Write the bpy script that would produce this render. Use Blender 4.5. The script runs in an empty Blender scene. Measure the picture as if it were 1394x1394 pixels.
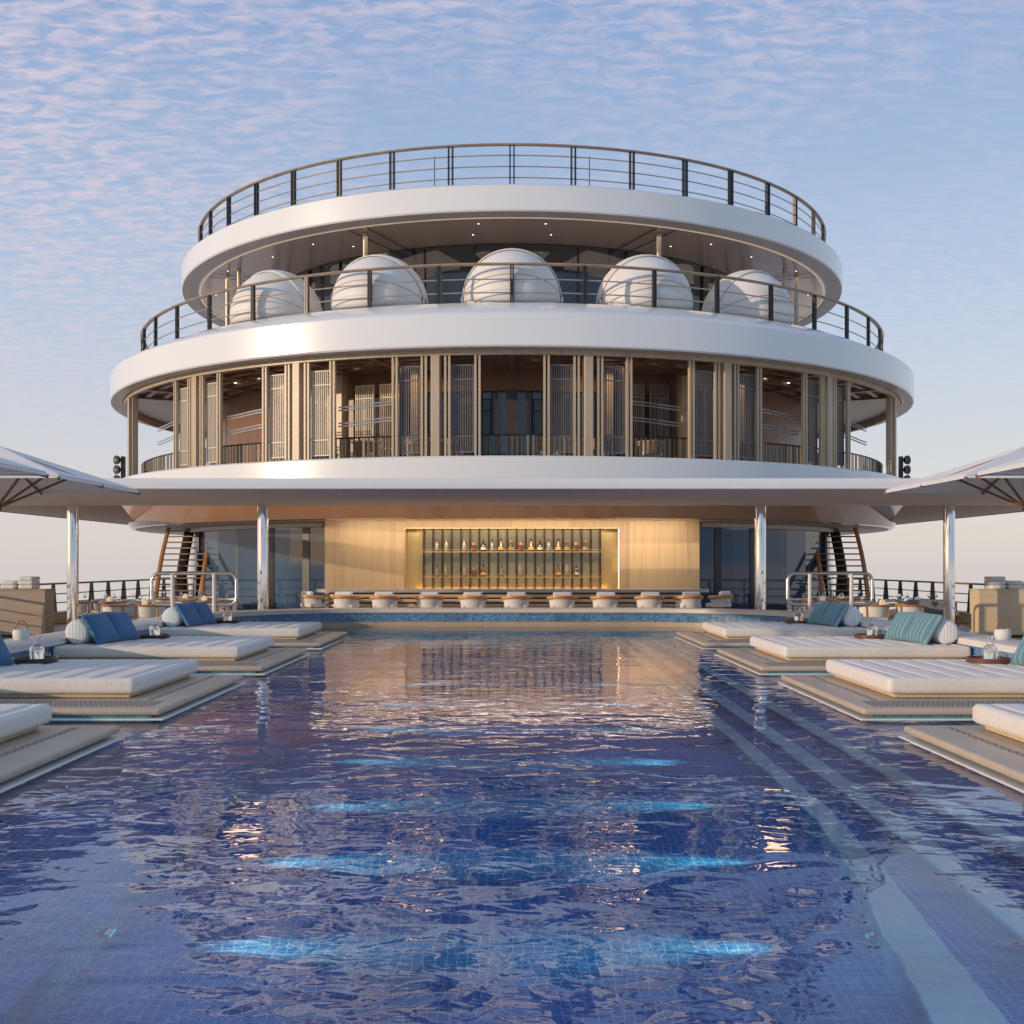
import bpy, bmesh, math, random
from mathutils import Vector, Matrix, noise
R = math.radians
PI = math.pi
random.seed(7)
sc = bpy.context.scene
COL = sc.collection
EYE = 1.35
DK = -0.38            # level of the wooden deck (pool water is z = 0)
CY = 42.0             # centre of the round superstructure

# ---------------------------------------------------------------- materials
def nd(nt, t, **kw):
    n = nt.nodes.new(t)
    for k, v in kw.items():
        setattr(n, k, v)
    return n

def mat(name, col, rough=.5, metal=0., var=.06, vscale=3., bump=0., bscale=40., coat=0., spec=.5,
        stretch=(1, 1, 1), emis=None, estr=0., sheen=0.):
    m = bpy.data.materials.new(name); m.use_nodes = True
    nt = m.node_tree; b = nt.nodes['Principled BSDF']; L = nt.links
    tc = nd(nt, 'ShaderNodeTexCoord'); mp = nd(nt, 'ShaderNodeMapping'); mp.inputs['Scale'].default_value = stretch
    L.new(tc.outputs['Object'], mp.inputs['Vector'])
    n = nd(nt, 'ShaderNodeTexNoise'); n.inputs['Scale'].default_value = vscale; n.inputs['Detail'].default_value = 5
    L.new(mp.outputs[0], n.inputs['Vector'])
    r = nd(nt, 'ShaderNodeValToRGB')
    r.color_ramp.elements[0].position = .3; r.color_ramp.elements[1].position = .7
    r.color_ramp.elements[0].color = (*[c * (1 - var) for c in col], 1)
    r.color_ramp.elements[1].color = (*[min(1, c * (1 + var)) for c in col], 1)
    L.new(n.outputs['Fac'], r.inputs[0]); L.new(r.outputs[0], b.inputs['Base Color'])
    b.inputs['Roughness'].default_value = rough; b.inputs['Metallic'].default_value = metal
    b.inputs['Specular IOR Level'].default_value = spec
    b.inputs['Coat Weight'].default_value = coat; b.inputs['Coat Roughness'].default_value = .08
    b.inputs['Sheen Weight'].default_value = sheen
    if bump:
        n2 = nd(nt, 'ShaderNodeTexNoise'); n2.inputs['Scale'].default_value = bscale; n2.inputs['Detail'].default_value = 6
        L.new(mp.outputs[0], n2.inputs['Vector'])
        bp = nd(nt, 'ShaderNodeBump'); bp.inputs['Strength'].default_value = bump; bp.inputs['Distance'].default_value = .01
        L.new(n2.outputs['Fac'], bp.inputs['Height']); L.new(bp.outputs[0], b.inputs['Normal'])
    if emis:
        b.inputs['Emission Color'].default_value = (*emis, 1); b.inputs['Emission Strength'].default_value = estr
    return m

def wood(name, c1, c2, rough=.45, sc_=(2, 2, 30), plank=None, gap=.9, pcol=.35, gd=.02):
    """long-grain wood; plank=(axis, width) cuts it into boards across that axis"""
    m = bpy.data.materials.new(name); m.use_nodes = True
    nt = m.node_tree; b = nt.nodes['Principled BSDF']; L = nt.links
    tc = nd(nt, 'ShaderNodeTexCoord'); mp = nd(nt, 'ShaderNodeMapping'); mp.inputs['Scale'].default_value = sc_
    L.new(tc.outputs['Object'], mp.inputs['Vector'])
    n = nd(nt, 'ShaderNodeTexNoise'); n.inputs['Scale'].default_value = 1.; n.inputs['Detail'].default_value = 8
    n.inputs['Distortion'].default_value = .6
    L.new(mp.outputs[0], n.inputs['Vector'])
    r = nd(nt, 'ShaderNodeValToRGB'); r.color_ramp.elements[0].position = .3; r.color_ramp.elements[1].position = .72
    r.color_ramp.elements[0].color = (*c1, 1); r.color_ramp.elements[1].color = (*c2, 1)
    L.new(n.outputs['Fac'], r.inputs[0])
    col = r.outputs[0]
    if plank:
        ax, w = plank
        sp = nd(nt, 'ShaderNodeSeparateXYZ'); L.new(tc.outputs['Object'], sp.inputs[0])
        d = nd(nt, 'ShaderNodeMath', operation='DIVIDE'); d.inputs[1].default_value = w
        L.new(sp.outputs[ax], d.inputs[0])
        fr = nd(nt, 'ShaderNodeMath', operation='FRACT'); L.new(d.outputs[0], fr.inputs[0])
        fl = nd(nt, 'ShaderNodeMath', operation='FLOOR'); L.new(d.outputs[0], fl.inputs[0])
        wn = nd(nt, 'ShaderNodeTexWhiteNoise', noise_dimensions='1D'); L.new(fl.outputs[0], wn.inputs['W'])
        lt = nd(nt, 'ShaderNodeMath', operation='LESS_THAN'); lt.inputs[1].default_value = 1 - gd * 3
        L.new(fr.outputs[0], lt.inputs[0])
        mr = nd(nt, 'ShaderNodeMapRange'); mr.inputs['To Min'].default_value = .8; mr.inputs['To Max'].default_value = 1.12
        L.new(wn.outputs['Value'], mr.inputs[0])
        mr2 = nd(nt, 'ShaderNodeMapRange'); mr2.inputs['To Min'].default_value = pcol; mr2.inputs['To Max'].default_value = 1
        L.new(lt.outputs[0], mr2.inputs[0])
        mu = nd(nt, 'ShaderNodeMath', operation='MULTIPLY'); L.new(mr.outputs[0], mu.inputs[0]); L.new(mr2.outputs[0], mu.inputs[1])
        vm = nd(nt, 'ShaderNodeVectorMath', operation='SCALE'); L.new(col, vm.inputs[0]); L.new(mu.outputs[0], vm.inputs['Scale'])
        col = vm.outputs[0]
    L.new(col, b.inputs['Base Color'])
    b.inputs['Roughness'].default_value = rough
    bp = nd(nt, 'ShaderNodeBump'); bp.inputs['Strength'].default_value = .15; bp.inputs['Distance'].default_value = .005
    L.new(n.outputs['Fac'], bp.inputs['Height']); L.new(bp.outputs[0], b.inputs['Normal'])
    return m

def tiles(name, c1, c2, mortar, axes=(0, 1), size=.03, rough=.2, mort=.06):
    m = bpy.data.materials.new(name); m.use_nodes = True
    nt = m.node_tree; b = nt.nodes['Principled BSDF']; L = nt.links
    tc = nd(nt, 'ShaderNodeTexCoord'); sp = nd(nt, 'ShaderNodeSeparateXYZ'); L.new(tc.outputs['Object'], sp.inputs[0])
    cb = nd(nt, 'ShaderNodeCombineXYZ')
    if axes == 'wall':
        sm_ = nd(nt, 'ShaderNodeMath', operation='ADD'); L.new(sp.outputs[0], sm_.inputs[0]); L.new(sp.outputs[1], sm_.inputs[1])
        L.new(sm_.outputs[0], cb.inputs[0]); L.new(sp.outputs[2], cb.inputs[1])
    else:
        L.new(sp.outputs[axes[0]], cb.inputs[0]); L.new(sp.outputs[axes[1]], cb.inputs[1])
    br = nd(nt, 'ShaderNodeTexBrick'); br.offset = 0
    L.new(cb.outputs[0], br.inputs['Vector'])
    br.inputs['Scale'].default_value = 1.
    br.inputs['Brick Width'].default_value = size; br.inputs['Row Height'].default_value = size
    br.inputs['Mortar Size'].default_value = size * mort; br.inputs['Mortar Smooth'].default_value = .2
    br.inputs['Color1'].default_value = (*c1, 1); br.inputs['Color2'].default_value = (*c2, 1)
    br.inputs['Mortar'].default_value = (*mortar, 1)
    n = nd(nt, 'ShaderNodeTexNoise'); n.inputs['Scale'].default_value = 1.3; n.inputs['Detail'].default_value = 3
    L.new(tc.outputs['Object'], n.inputs['Vector'])
    mr = nd(nt, 'ShaderNodeMapRange'); mr.inputs['From Min'].default_value = .3; mr.inputs['From Max'].default_value = .7
    mr.inputs['To Min'].default_value = .8; mr.inputs['To Max'].default_value = 1.2
    L.new(n.outputs['Fac'], mr.inputs[0])
    vm = nd(nt, 'ShaderNodeVectorMath', operation='SCALE'); L.new(br.outputs['Color'], vm.inputs[0]); L.new(mr.outputs[0], vm.inputs['Scale'])
    L.new(vm.outputs[0], b.inputs['Base Color']); b.inputs['Roughness'].default_value = rough
    return m

def stripes(name, c1, c2, axis=0, w=.03, duty=.5, rough=.85, bump=.4, coord='Object', third=None):
    """woven cloth with soft stripes across one axis"""
    m = bpy.data.materials.new(name); m.use_nodes = True
    nt = m.node_tree; b = nt.nodes['Principled BSDF']; L = nt.links
    tc = nd(nt, 'ShaderNodeTexCoord'); sp = nd(nt, 'ShaderNodeSeparateXYZ'); L.new(tc.outputs[coord], sp.inputs[0])
    d = nd(nt, 'ShaderNodeMath', operation='DIVIDE'); d.inputs[1].default_value = w; L.new(sp.outputs[axis], d.inputs[0])
    fr = nd(nt, 'ShaderNodeMath', operation='PINGPONG'); fr.inputs[1].default_value = .5; L.new(d.outputs[0], fr.inputs[0])
    r = nd(nt, 'ShaderNodeValToRGB'); e = r.color_ramp.elements
    e[0].position = max(0, duty * .5 - .05); e[0].color = (*c1, 1); e[1].position = min(1, duty * .5 + .05); e[1].color = (*c2, 1)
    L.new(fr.outputs[0], r.inputs[0])
    n = nd(nt, 'ShaderNodeTexNoise'); n.inputs['Scale'].default_value = 60; n.inputs['Detail'].default_value = 4
    L.new(tc.outputs['Object'], n.inputs['Vector'])
    mr = nd(nt, 'ShaderNodeMapRange'); mr.inputs['To Min'].default_value = .75; mr.inputs['To Max'].default_value = 1.25
    L.new(n.outputs['Fac'], mr.inputs[0])
    vm = nd(nt, 'ShaderNodeVectorMath', operation='SCALE'); L.new(r.outputs[0], vm.inputs[0]); L.new(mr.outputs[0], vm.inputs['Scale'])
    L.new(vm.outputs[0], b.inputs['Base Color']); b.inputs['Roughness'].default_value = rough
    b.inputs['Sheen Weight'].default_value = .2
    bp = nd(nt, 'ShaderNodeBump'); bp.inputs['Strength'].default_value = bump; bp.inputs['Distance'].default_value = .006
    L.new(fr.outputs[0], bp.inputs['Height']); L.new(bp.outputs[0], b.inputs['Normal'])
    return m

def weave(name, c1, c2, size=.045):
    m = bpy.data.materials.new(name); m.use_nodes = True
    nt = m.node_tree; b = nt.nodes['Principled BSDF']; L = nt.links
    tc = nd(nt, 'ShaderNodeTexCoord'); mp = nd(nt, 'ShaderNodeMapping'); mp.inputs['Scale'].default_value = (1 / size, .5 / size, 1)
    L.new(tc.outputs['Object'], mp.inputs['Vector'])
    ck = nd(nt, 'ShaderNodeTexBrick'); ck.inputs['Scale'].default_value = 1.; ck.inputs['Mortar Size'].default_value = .17
    ck.inputs['Brick Width'].default_value = 1.; ck.inputs['Row Height'].default_value = .6; ck.inputs['Mortar Smooth'].default_value = .4
    ck.inputs['Color1'].default_value = (*c1, 1); ck.inputs['Color2'].default_value = (*[c * .9 for c in c1], 1)
    ck.inputs['Mortar'].default_value = (*c2, 1)
    L.new(mp.outputs[0], ck.inputs['Vector']); 
    L.new(ck.outputs['Color'], b.inputs['Base Color']); b.inputs['Roughness'].default_value = .6
    bp = nd(nt, 'ShaderNodeBump'); bp.inputs['Strength'].default_value = .5; bp.inputs['Distance'].default_value = .006; bp.invert = True
    L.new(ck.outputs['Fac'], bp.inputs['Height']); L.new(bp.outputs[0], b.inputs['Normal'])
    return m

def glass(name, tint=(1, 1, 1), rough=0.):
    m = bpy.data.materials.new(name); m.use_nodes = True
    b = m.node_tree.nodes['Principled BSDF']
    n = nd(m.node_tree, 'ShaderNodeTexNoise'); n.inputs['Scale'].default_value = 4
    r = nd(m.node_tree, 'ShaderNodeValToRGB')
    r.color_ramp.elements[0].color = (*[c * .97 for c in tint], 1); r.color_ramp.elements[1].color = (*tint, 1)
    m.node_tree.links.new(n.outputs['Fac'], r.inputs[0]); m.node_tree.links.new(r.outputs[0], b.inputs['Base Color'])
    b.inputs['Transmission Weight'].default_value = 1; b.inputs['Roughness'].default_value = rough
    b.inputs['IOR'].default_value = 1.3
    return m

def emitter(name, col, s):
    m = mat(name, col, emis=col, estr=s, var=.01); return m

M = {}
M['white'] = mat('white_gelcoat', (.73, .735, .74), .22, var=.015, vscale=.4, coat=.5)
M['whitedeck'] = mat('pale_deck_paint', (.74, .74, .75), .35, var=.04, vscale=.8)
M['undergrey'] = mat('grey_soffit_paint', (.42, .38, .36), .4, var=.03)
M['soffit'] = mat('glossy_taupe_ceiling', (.60, .48, .40), .16, .4, var=.06, vscale=.5)
M['copper'] = mat('glossy_copper_brown_band', (.30, .165, .095), .14, var=.10, vscale=.5, coat=.4)  # brown base stands in for the warm bar reflected in the gloss
M['tan'] = wood('tan_lacquered_wood', (.40, .31, .21), (.52, .42, .30), .4, (6, 6, .6))
M['cap'] = wood('teak_handrail', (.27, .19, .12), (.38, .28, .19), .35, (3, 3, 3))
M['darkmetal'] = mat('dark_bronze_metal', (.035, .032, .035), .35, .4, var=.1)
M['greymetal'] = mat('grey_painted_metal', (.22, .2, .185), .35, .4, var=.1)
M['raillit'] = mat('bronze_rail_tube', (.42, .35, .28), .3, .5, var=.05)
M['chrome'] = mat('polished_steel', (.82, .82, .83), .06, 1., var=.02)
M['satin'] = mat('satin_steel', (.74, .72, .70), .36, 1., var=.03)
M['slat_lit'] = mat('pale_louvre_metal', (.62, .56, .47), .45, .0, var=.06)  # louvre metal with sunlight put into its colour
M['slat_dark'] = mat('dark_louvre_metal', (.17, .16, .165), .35, .2, var=.1)  # the same louvre metal with shade put into its colour
M['wicker'] = mat('grey_brown_slats', (.17, .135, .10), .5, var=.5, vscale=2.5, stretch=(9, 9, .05))
M['beam'] = wood('brown_ceiling_beams', (.17, .105, .07), (.23, .15, .10), .35, (2, 2, 2))
M['ceil'] = wood('brown_slatted_ceiling', (.27, .18, .13), (.34, .235, .175), .35, (.6, 2, 1))
M['core'] = wood('warm_brown_panel', (.17, .09, .048), (.23, .125, .068), .4, (4, 4, .6))
M['darkglass'] = mat('dark_tinted_glass', (.010, .012, .018), .05, .0, var=.3, vscale=.5, spec=.9)
M['blueglass'] = mat('blue_grey_glass', (.035, .07, .13), .04, .1, var=.35, vscale=.35, spec=.6, stretch=(1, 1, .4))
M['barwall'] = wood('pale_oak_veneer', (.40, .285, .165), (.52, .385, .235), .45, (22, 22, .5), plank=(0, 1.62), pcol=.6, gd=.003)
M['gold'] = mat('brushed_brass_lining', (.50, .38, .18), .32, .55, var=.06)
M['nicheback'] = mat('mirror_backed_glass', (.36, .32, .21), .22, .5, var=.12, vscale=.6)
M['brass'] = mat('bronze_shelf_bars', (.05, .028, .016), .35, .5, var=.1)
M['counter'] = mat('pale_stone_counter', (.36, .33, .29), .25, var=.12, vscale=6, bump=.05)
M['coping'] = mat('cream_stone_coping', (.74, .70, .65), .45, var=.05, vscale=3, bump=.1, bscale=60)
M['deck'] = wood('teak_deck_boards', (.38, .28, .21), (.48, .37, .28), .5, (8, .8, 8), plank=(0, .12))
M['bulwark'] = wood('varnished_bulwark_teak', (.42, .31, .19), (.55, .42, .27), .35, (6, .5, 6))
M['weave'] = weave('woven_beige_platform', (.50, .42, .33), (.17, .13, .10))
M['platedge'] = mat('beige_platform_resin', (.50, .395, .295), .38, var=.06)
M['lip'] = mat('white_waterline_trim', (.72, .68, .62), .4, var=.03)
M['trayL'] = mat('dark_mahogany', (.035, .014, .012), .3, var=.2, coat=.4)
M['trayR'] = mat('red_brown_leather', (.15, .045, .028), .35, var=.15, coat=.3)
M['matt'] = mat('cream_boucle_fabric', (.76, .69, .62), .95, var=.05, vscale=25, bump=.6, bscale=160, sheen=.3)
M['base'] = mat('ash_wood_plinth', (.62, .48, .32), .45, var=.07, stretch=(.5, 4, 6))
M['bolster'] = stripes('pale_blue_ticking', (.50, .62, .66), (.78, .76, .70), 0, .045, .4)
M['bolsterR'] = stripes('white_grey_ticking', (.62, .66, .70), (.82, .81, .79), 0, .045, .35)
M['pillL'] = stripes('navy_ribbed_cloth', (.030, .105, .22), (.055, .155, .30), 1, .05, .5)  # left cushions darker: shade put into the cloth colour
M['pillR'] = stripes('teal_striped_cloth', (.24, .38, .41), (.095, .225, .265), 1, .09, .25)  # right cushions lighter: sunlight put into the same cloth
M['glass'] = glass('clear_glass')
M['water_in'] = glass('bottled_water', (.9, .95, .96))
M['leather'] = mat('tan_leather_strap', (.32, .16, .07), .5, var=.1)
M['basket'] = mat('white_woven_bucket', (.66, .65, .64), .7, var=.08, vscale=30, bump=.4)
M['umb_top'] = mat('cream_canvas', (.80, .75, .69), .85, var=.03, bump=.15, bscale=200)
M['umb_wood'] = wood('parasol_teak', (.16, .085, .045), (.25, .14, .075), .4, (4, 4, 4))
M['canopy_u'] = mat('taupe_awning_fabric', (.86, .77, .72), .7, var=.03, bump=.1, bscale=100)
M['canopy_w'] = mat('white_awning_edge', (.70, .70, .72), .4, var=.02)
M['wing'] = mat('brown_awning_underside', (.50, .39, .31), .6, var=.05)
M['cabL'] = wood('grey_oak_cabinet', (.36, .29, .22), (.46, .37, .29), .5, (1, 1, 25))  # left cabinet: shade on its front put into a darker oak
M['cabR'] = wood('blond_oak_cabinet', (.66, .53, .36), (.78, .64, .45), .5, (1, 1, 25))  # right cabinet: sunlight on its front put into a paler oak
M['towel'] = mat('white_terry_towel', (.86, .86, .86), 1., var=.05, vscale=30, bump=.8, bscale=150)
M['chairw'] = wood('light_teak_frame', (.42, .20, .085), (.54, .28, .12), .4, (3, 3, 3))
M['chairf'] = mat('white_seat_upholstery', (.72, .70, .69), .9, var=.05, bump=.3, bscale=120)
M['tablew'] = wood('brown_table_teak', (.20, .13, .08), (.30, .20, .13), .4, (3, 1, 3))
M['plate'] = mat('white_glazed_china', (.72, .71, .68), .15, var=.02)
M['candle'] = mat('ivory_candle_glass', (.75, .66, .50), .4, emis=(1, .7, .35), estr=.25)
M['sofa'] = mat('grey_blue_sofa_fabric', (.24, .26, .30), .9, var=.08, bump=.3, bscale=100)
M['tread'] = wood('stair_tread_teak', (.17, .11, .07), (.25, .17, .11), .4, (3, 3, 3))
M['stringer'] = mat('dark_brown_stringer', (.055, .038, .03), .35, var=.15)
M['led'] = emitter('warm_led_strip', (1., .78, .48), 1.6)
M['led2'] = emitter('soft_cove_glow', (.7, .56, .42), .35)
M['spot'] = emitter('downlight_lens', (1., .9, .72), 3.)
M['pod'] = mat('matt_ivory_pod', (.72, .69, .655), .55, var=.02)
M['black'] = mat('black_column_paint', (.012, .012, .014), .3, var=.1)
M['lens'] = emitter('underwater_lens', (.35, .8, 1.), .04)
M['tile_f'] = tiles('blue_mosaic_floor', (.065, .22, .58), (.10, .285, .66), (.38, .58, .84), (0, 1), .05)
M['tile_side'] = tiles('blue_mosaic_side', (.055, .15, .42), (.085, .20, .49), (.40, .58, .78), (1, 2), .05)
M['tile_end'] = tiles('blue_mosaic_end', (.035, .12, .28), (.14, .30, .50), (.20, .32, .44), 'wall', .045)
M['tile_lt'] = tiles('aqua_nosing_tiles', (.66, .88, .86), (.76, .94, .92), (.9, .98, .96), (0, 1), .05)
M['tile_teal'] = tiles('teal_plinth_tiles', (.05, .20, .27), (.10, .32, .38), (.20, .36, .40), 'wall', .045)
M['hull'] = mat('white_hull_paint', (.75, .75, .76), .3, var=.02)

# ---------------------------------------------------------------- mesh helpers
class MB:
    def __init__(s): s.bm = bmesh.new()
    def box(s, c, size, rz=0, rx=0, ry=0, bevel=0):
        r = bmesh.ops.create_cube(s.bm, size=1)
        vs = r['verts']
        if bevel:
            for v in vs: v.co = Vector((v.co.x * size[0], v.co.y * size[1], v.co.z * size[2]))
            es = set(e for v in vs for e in v.link_edges)
            o = bmesh.ops.bevel(s.bm, geom=list(es), offset=bevel, segments=3, affect='EDGES', profile=.5)
            vs = list(set(v for f in o['faces'] for v in f.verts) | set(v for v in vs if v.is_valid))
            mt = Matrix.Translation(c) @ Matrix.Rotation(rz, 4, 'Z') @ Matrix.Rotation(ry, 4, 'Y') @ Matrix.Rotation(rx, 4, 'X')
        else:
            mt = Matrix.Translation(c) @ Matrix.Rotation(rz, 4, 'Z') @ Matrix.Rotation(ry, 4, 'Y') @ Matrix.Rotation(rx, 4, 'X') @ Matrix.Diagonal((*size, 1))
        bmesh.ops.transform(s.bm, matrix=mt, verts=vs); return s
    def tube(s, pts, r, seg=10, closed=False, caps=True, flat=None):
        """flat=(w,h): rectangular-ish section instead of round"""
        pts = [Vector(p) for p in pts]; n = len(pts); rings = []
        up = Vector((0, 0, 1))
        for i, p in enumerate(pts):
            if closed: t = pts[(i + 1) % n] - pts[i - 1]
            else: t = pts[min(i + 1, n - 1)] - pts[max(i - 1, 0)]
            t.normalize()
            u = up if abs(t.dot(up)) < .95 else Vector((0, 1, 0))
            a = t.cross(u).normalized(); b = a.cross(t).normalized()
            rr = r[i] if isinstance(r, (list, tuple)) else r
            ring = []
            for k in range(seg):
                th = 2 * PI * k / seg
                ca, sa = math.cos(th), math.sin(th)
                if flat: ca, sa = ca * flat[0] / rr, sa * flat[1] / rr
                ring.append(s.bm.verts.new(p + a * (rr * ca) + b * (rr * sa)))
            rings.append(ring)
        m = n if closed else n - 1
        for i in range(m):
            A, B = rings[i], rings[(i + 1) % n]
            for k in range(seg):
                s.bm.faces.new((A[k], A[(k + 1) % seg], B[(k + 1) % seg], B[k]))
        if caps and not closed:
            s.bm.faces.new(rings[0][::-1]); s.bm.faces.new(rings[-1])
        return s
    def lathe(s, prof, seg=32, c=(0, 0, 0), closed=False, a0=0, a1=2 * PI):
        """prof [(r,z)]; closed closes the profile into a loop"""
        full = abs(a1 - a0 - 2 * PI) < 1e-6
        cols = []
        N = seg if full else seg + 1
        for k in range(N):
            th = a0 + (a1 - a0) * k / seg
            cols.append([s.bm.verts.new((c[0] + r * math.cos(th), c[1] + r * math.sin(th), c[2] + z)) for r, z in prof])
        P = len(prof)
        for k in range(seg):
            A, B = cols[k], cols[(k + 1) % N]
            for i in range(P if closed else P - 1):
                j = (i + 1) % P
                s.bm.faces.new((A[i], B[i], B[j], A[j]))
        if not full and closed:
            s.bm.faces.new(cols[0]); s.bm.faces.new(cols[-1][::-1])
        return s
    def prism(s, poly, z0, z1):
        a = [s.bm.verts.new((x, y, z0)) for x, y in poly]; b = [s.bm.verts.new((x, y, z1)) for x, y in poly]
        n = len(poly)
        s.bm.faces.new(a[::-1]); s.bm.faces.new(b)
        for i in range(n): s.bm.faces.new((a[i], a[(i + 1) % n], b[(i + 1) % n], b[i]))
        return s
    def quad(s, *ps):
        s.bm.faces.new([s.bm.verts.new(p) for p in ps]); return s
    def rbox(s, c, size, r, n=(8, 8, 4), fn=None, uni=False):
        """rounded box; fn(x,y,z)->(x,y,z) displaces local points"""
        hx, hy, hz = [q / 2 for q in size]
        r = min(r, hx, hy, hz)
        cache = {}
        def V(i, j, k):
            key = (i, j, k)
            if key in cache: return cache[key]
            def g(t, h, nn):      # extra rows of points inside the rounded rim
                if uni or nn < 8 or r > h * .8: return (t / nn * 2 - 1) * h
                e = 3
                if t <= e: return -h + r * (1 - math.cos(PI / 2 * t / e)) if False else -h + r * t / e
                if t >= nn - e: return h - r * (nn - t) / e
                return -h + r + (2 * h - 2 * r) * (t - e) / (nn - 2 * e)
            p = Vector((g(i, hx, n[0]), g(j, hy, n[1]), g(k, hz, n[2])))
            q = Vector((max(-hx + r, min(hx - r, p.x)), max(-hy + r, min(hy - r, p.y)), max(-hz + r, min(hz - r, p.z))))
            d = p - q
            if d.length > 1e-9: p = q + d.normalized() * r
            if fn: p = Vector(fn(*p))
            cache[key] = s.bm.verts.new(p + Vector(c)); return cache[key]
        nx, ny, nz = n
        for i in range(nx):
            for j in range(ny):
                s.bm.faces.new((V(i, j, 0), V(i, j + 1, 0), V(i + 1, j + 1, 0), V(i + 1, j, 0)))
                s.bm.faces.new((V(i, j, nz), V(i + 1, j, nz), V(i + 1, j + 1, nz), V(i, j + 1, nz)))
        for i in range(nx):
            for k in range(nz):
                s.bm.faces.new((V(i, 0, k), V(i + 1, 0, k), V(i + 1, 0, k + 1), V(i, 0, k + 1)))
                s.bm.faces.new((V(i, ny, k), V(i, ny, k + 1), V(i + 1, ny, k + 1), V(i + 1, ny, k)))
        for j in range(ny):
            for k in range(nz):
                s.bm.faces.new((V(0, j, k), V(0, j, k + 1), V(0, j + 1, k + 1), V(0, j + 1, k)))
                s.bm.faces.new((V(nx, j, k), V(nx, j + 1, k), V(nx, j + 1, k + 1), V(nx, j, k + 1)))
        return s
    def build(s, name, m, parent=None, smooth=False, loc=None, rz=None, angle=40):
        bmesh.ops.recalc_face_normals(s.bm, faces=s.bm.faces[:])
        me = bpy.data.meshes.new(name); s.bm.to_mesh(me); s.bm.free()
        me.materials.append(m)
        if smooth:
            for p in me.polygons: p.use_smooth = True
            if angle < 180: me.set_sharp_from_angle(angle=R(angle))
        o = bpy.data.objects.new(name, me); COL.objects.link(o)
        if parent: o.parent = parent
        if loc is not None: o.location = loc
        if rz is not None: o.rotation_euler = (0, 0, rz)
        return o

def tag(o, label=None, cat=None, group=None, kind=None):
    if label: o['label'] = label
    if cat: o['category'] = cat
    if group: o['group'] = group
    if kind: o['kind'] = kind
    return o
def empty(name, loc, label=None, cat=None, group=None, rz=0):
    o = bpy.data.objects.new(name, None); COL.objects.link(o); o.location = loc; o.rotation_euler = (0, 0, rz)
    o.empty_display_size = .1
    return tag(o, label, cat, group)
def dup(o, loc=None, rz=None, label=None, parent=None):
    def cp(a, par):
        c = a.copy(); COL.objects.link(c); c.parent = par
        for ch in [x for x in KIDS(a)]: cp(ch, c)
        return c
    c = cp(o, parent if parent else o.parent)
    if loc is not None: c.location = loc
    if rz is not None: c.rotation_euler = (0, 0, rz)
    if label: c['label'] = label
    return c
def KIDS(a): return [x for x in COL.objects if x.parent is a]

# ---------------------------------------------------------------- camera
cam = bpy.data.cameras.new('camera'); co = bpy.data.objects.new('camera', cam); COL.objects.link(co)
co.location = (0, 0, EYE); co.rotation_euler = (R(90), 0, 0)
cam.sensor_width = 36; cam.lens = 38.74; cam.shift_y = .0509; cam.clip_end = 80000; cam.clip_start = .05
sc.camera = co

# ---------------------------------------------------------------- sky and sun
SUN_AZ, SUN_EL = R(61), R(8.2)      # azimuth from straight behind the camera toward the left
sd = Vector((-math.sin(SUN_AZ) * math.cos(SUN_EL), -math.cos(SUN_AZ) * math.cos(SUN_EL), math.sin(SUN_EL)))
sun = bpy.data.lights.new('sun', 'SUN'); so = bpy.data.objects.new('sun', sun); COL.objects.link(so)
sun.energy = 2.7; sun.angle = R(.6); sun.color = (1., .77, .54)
so.rotation_euler = sd.to_track_quat('Z', 'Y').to_euler(); so.location = (-30, -20, 40)

w = bpy.data.worlds.new('World'); sc.world = w; w.use_nodes = True
nt = w.node_tree; L = nt.links; nt.nodes.clear()
out = nd(nt, 'ShaderNodeOutputWorld')
sky = nd(nt, 'ShaderNodeTexSky', sky_type='NISHITA'); sky.sun_disc = False
sky.sun_elevation = SUN_EL; sky.sun_rotation = math.atan2(sd.x, sd.y)
bg1 = nd(nt, 'ShaderNodeBackground'); bg1.inputs[1].default_value = .03; L.new(sky.outputs[0], bg1.inputs[0])
tc = nd(nt, 'ShaderNodeTexCoord'); sp = nd(nt, 'ShaderNodeSeparateXYZ'); L.new(tc.outputs['Generated'], sp.inputs[0])
rp = nd(nt, 'ShaderNodeValToRGB'); L.new(sp.outputs[2], rp.inputs[0])
cr = rp.color_ramp
stops = [(0., (.60, .555, .54)), (.04, (.585, .55, .54)), (.12, (.50, .53, .60)), (.22, (.395, .485, .63)), (.32, (.315, .415, .595)),
         (.46, (.22, .33, .56)), (.75, (.13, .24, .50)), (1., (.10, .20, .45))]
cr.elements[0].position = stops[0][0]; cr.elements[0].color = (*stops[0][1], 1)
cr.elements[1].position = 1.; cr.elements[1].color = (*stops[-1][1], 1)
for p, c in stops[1:-1]:
    e = cr.elements.new(p); e.color = (*c, 1)
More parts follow.
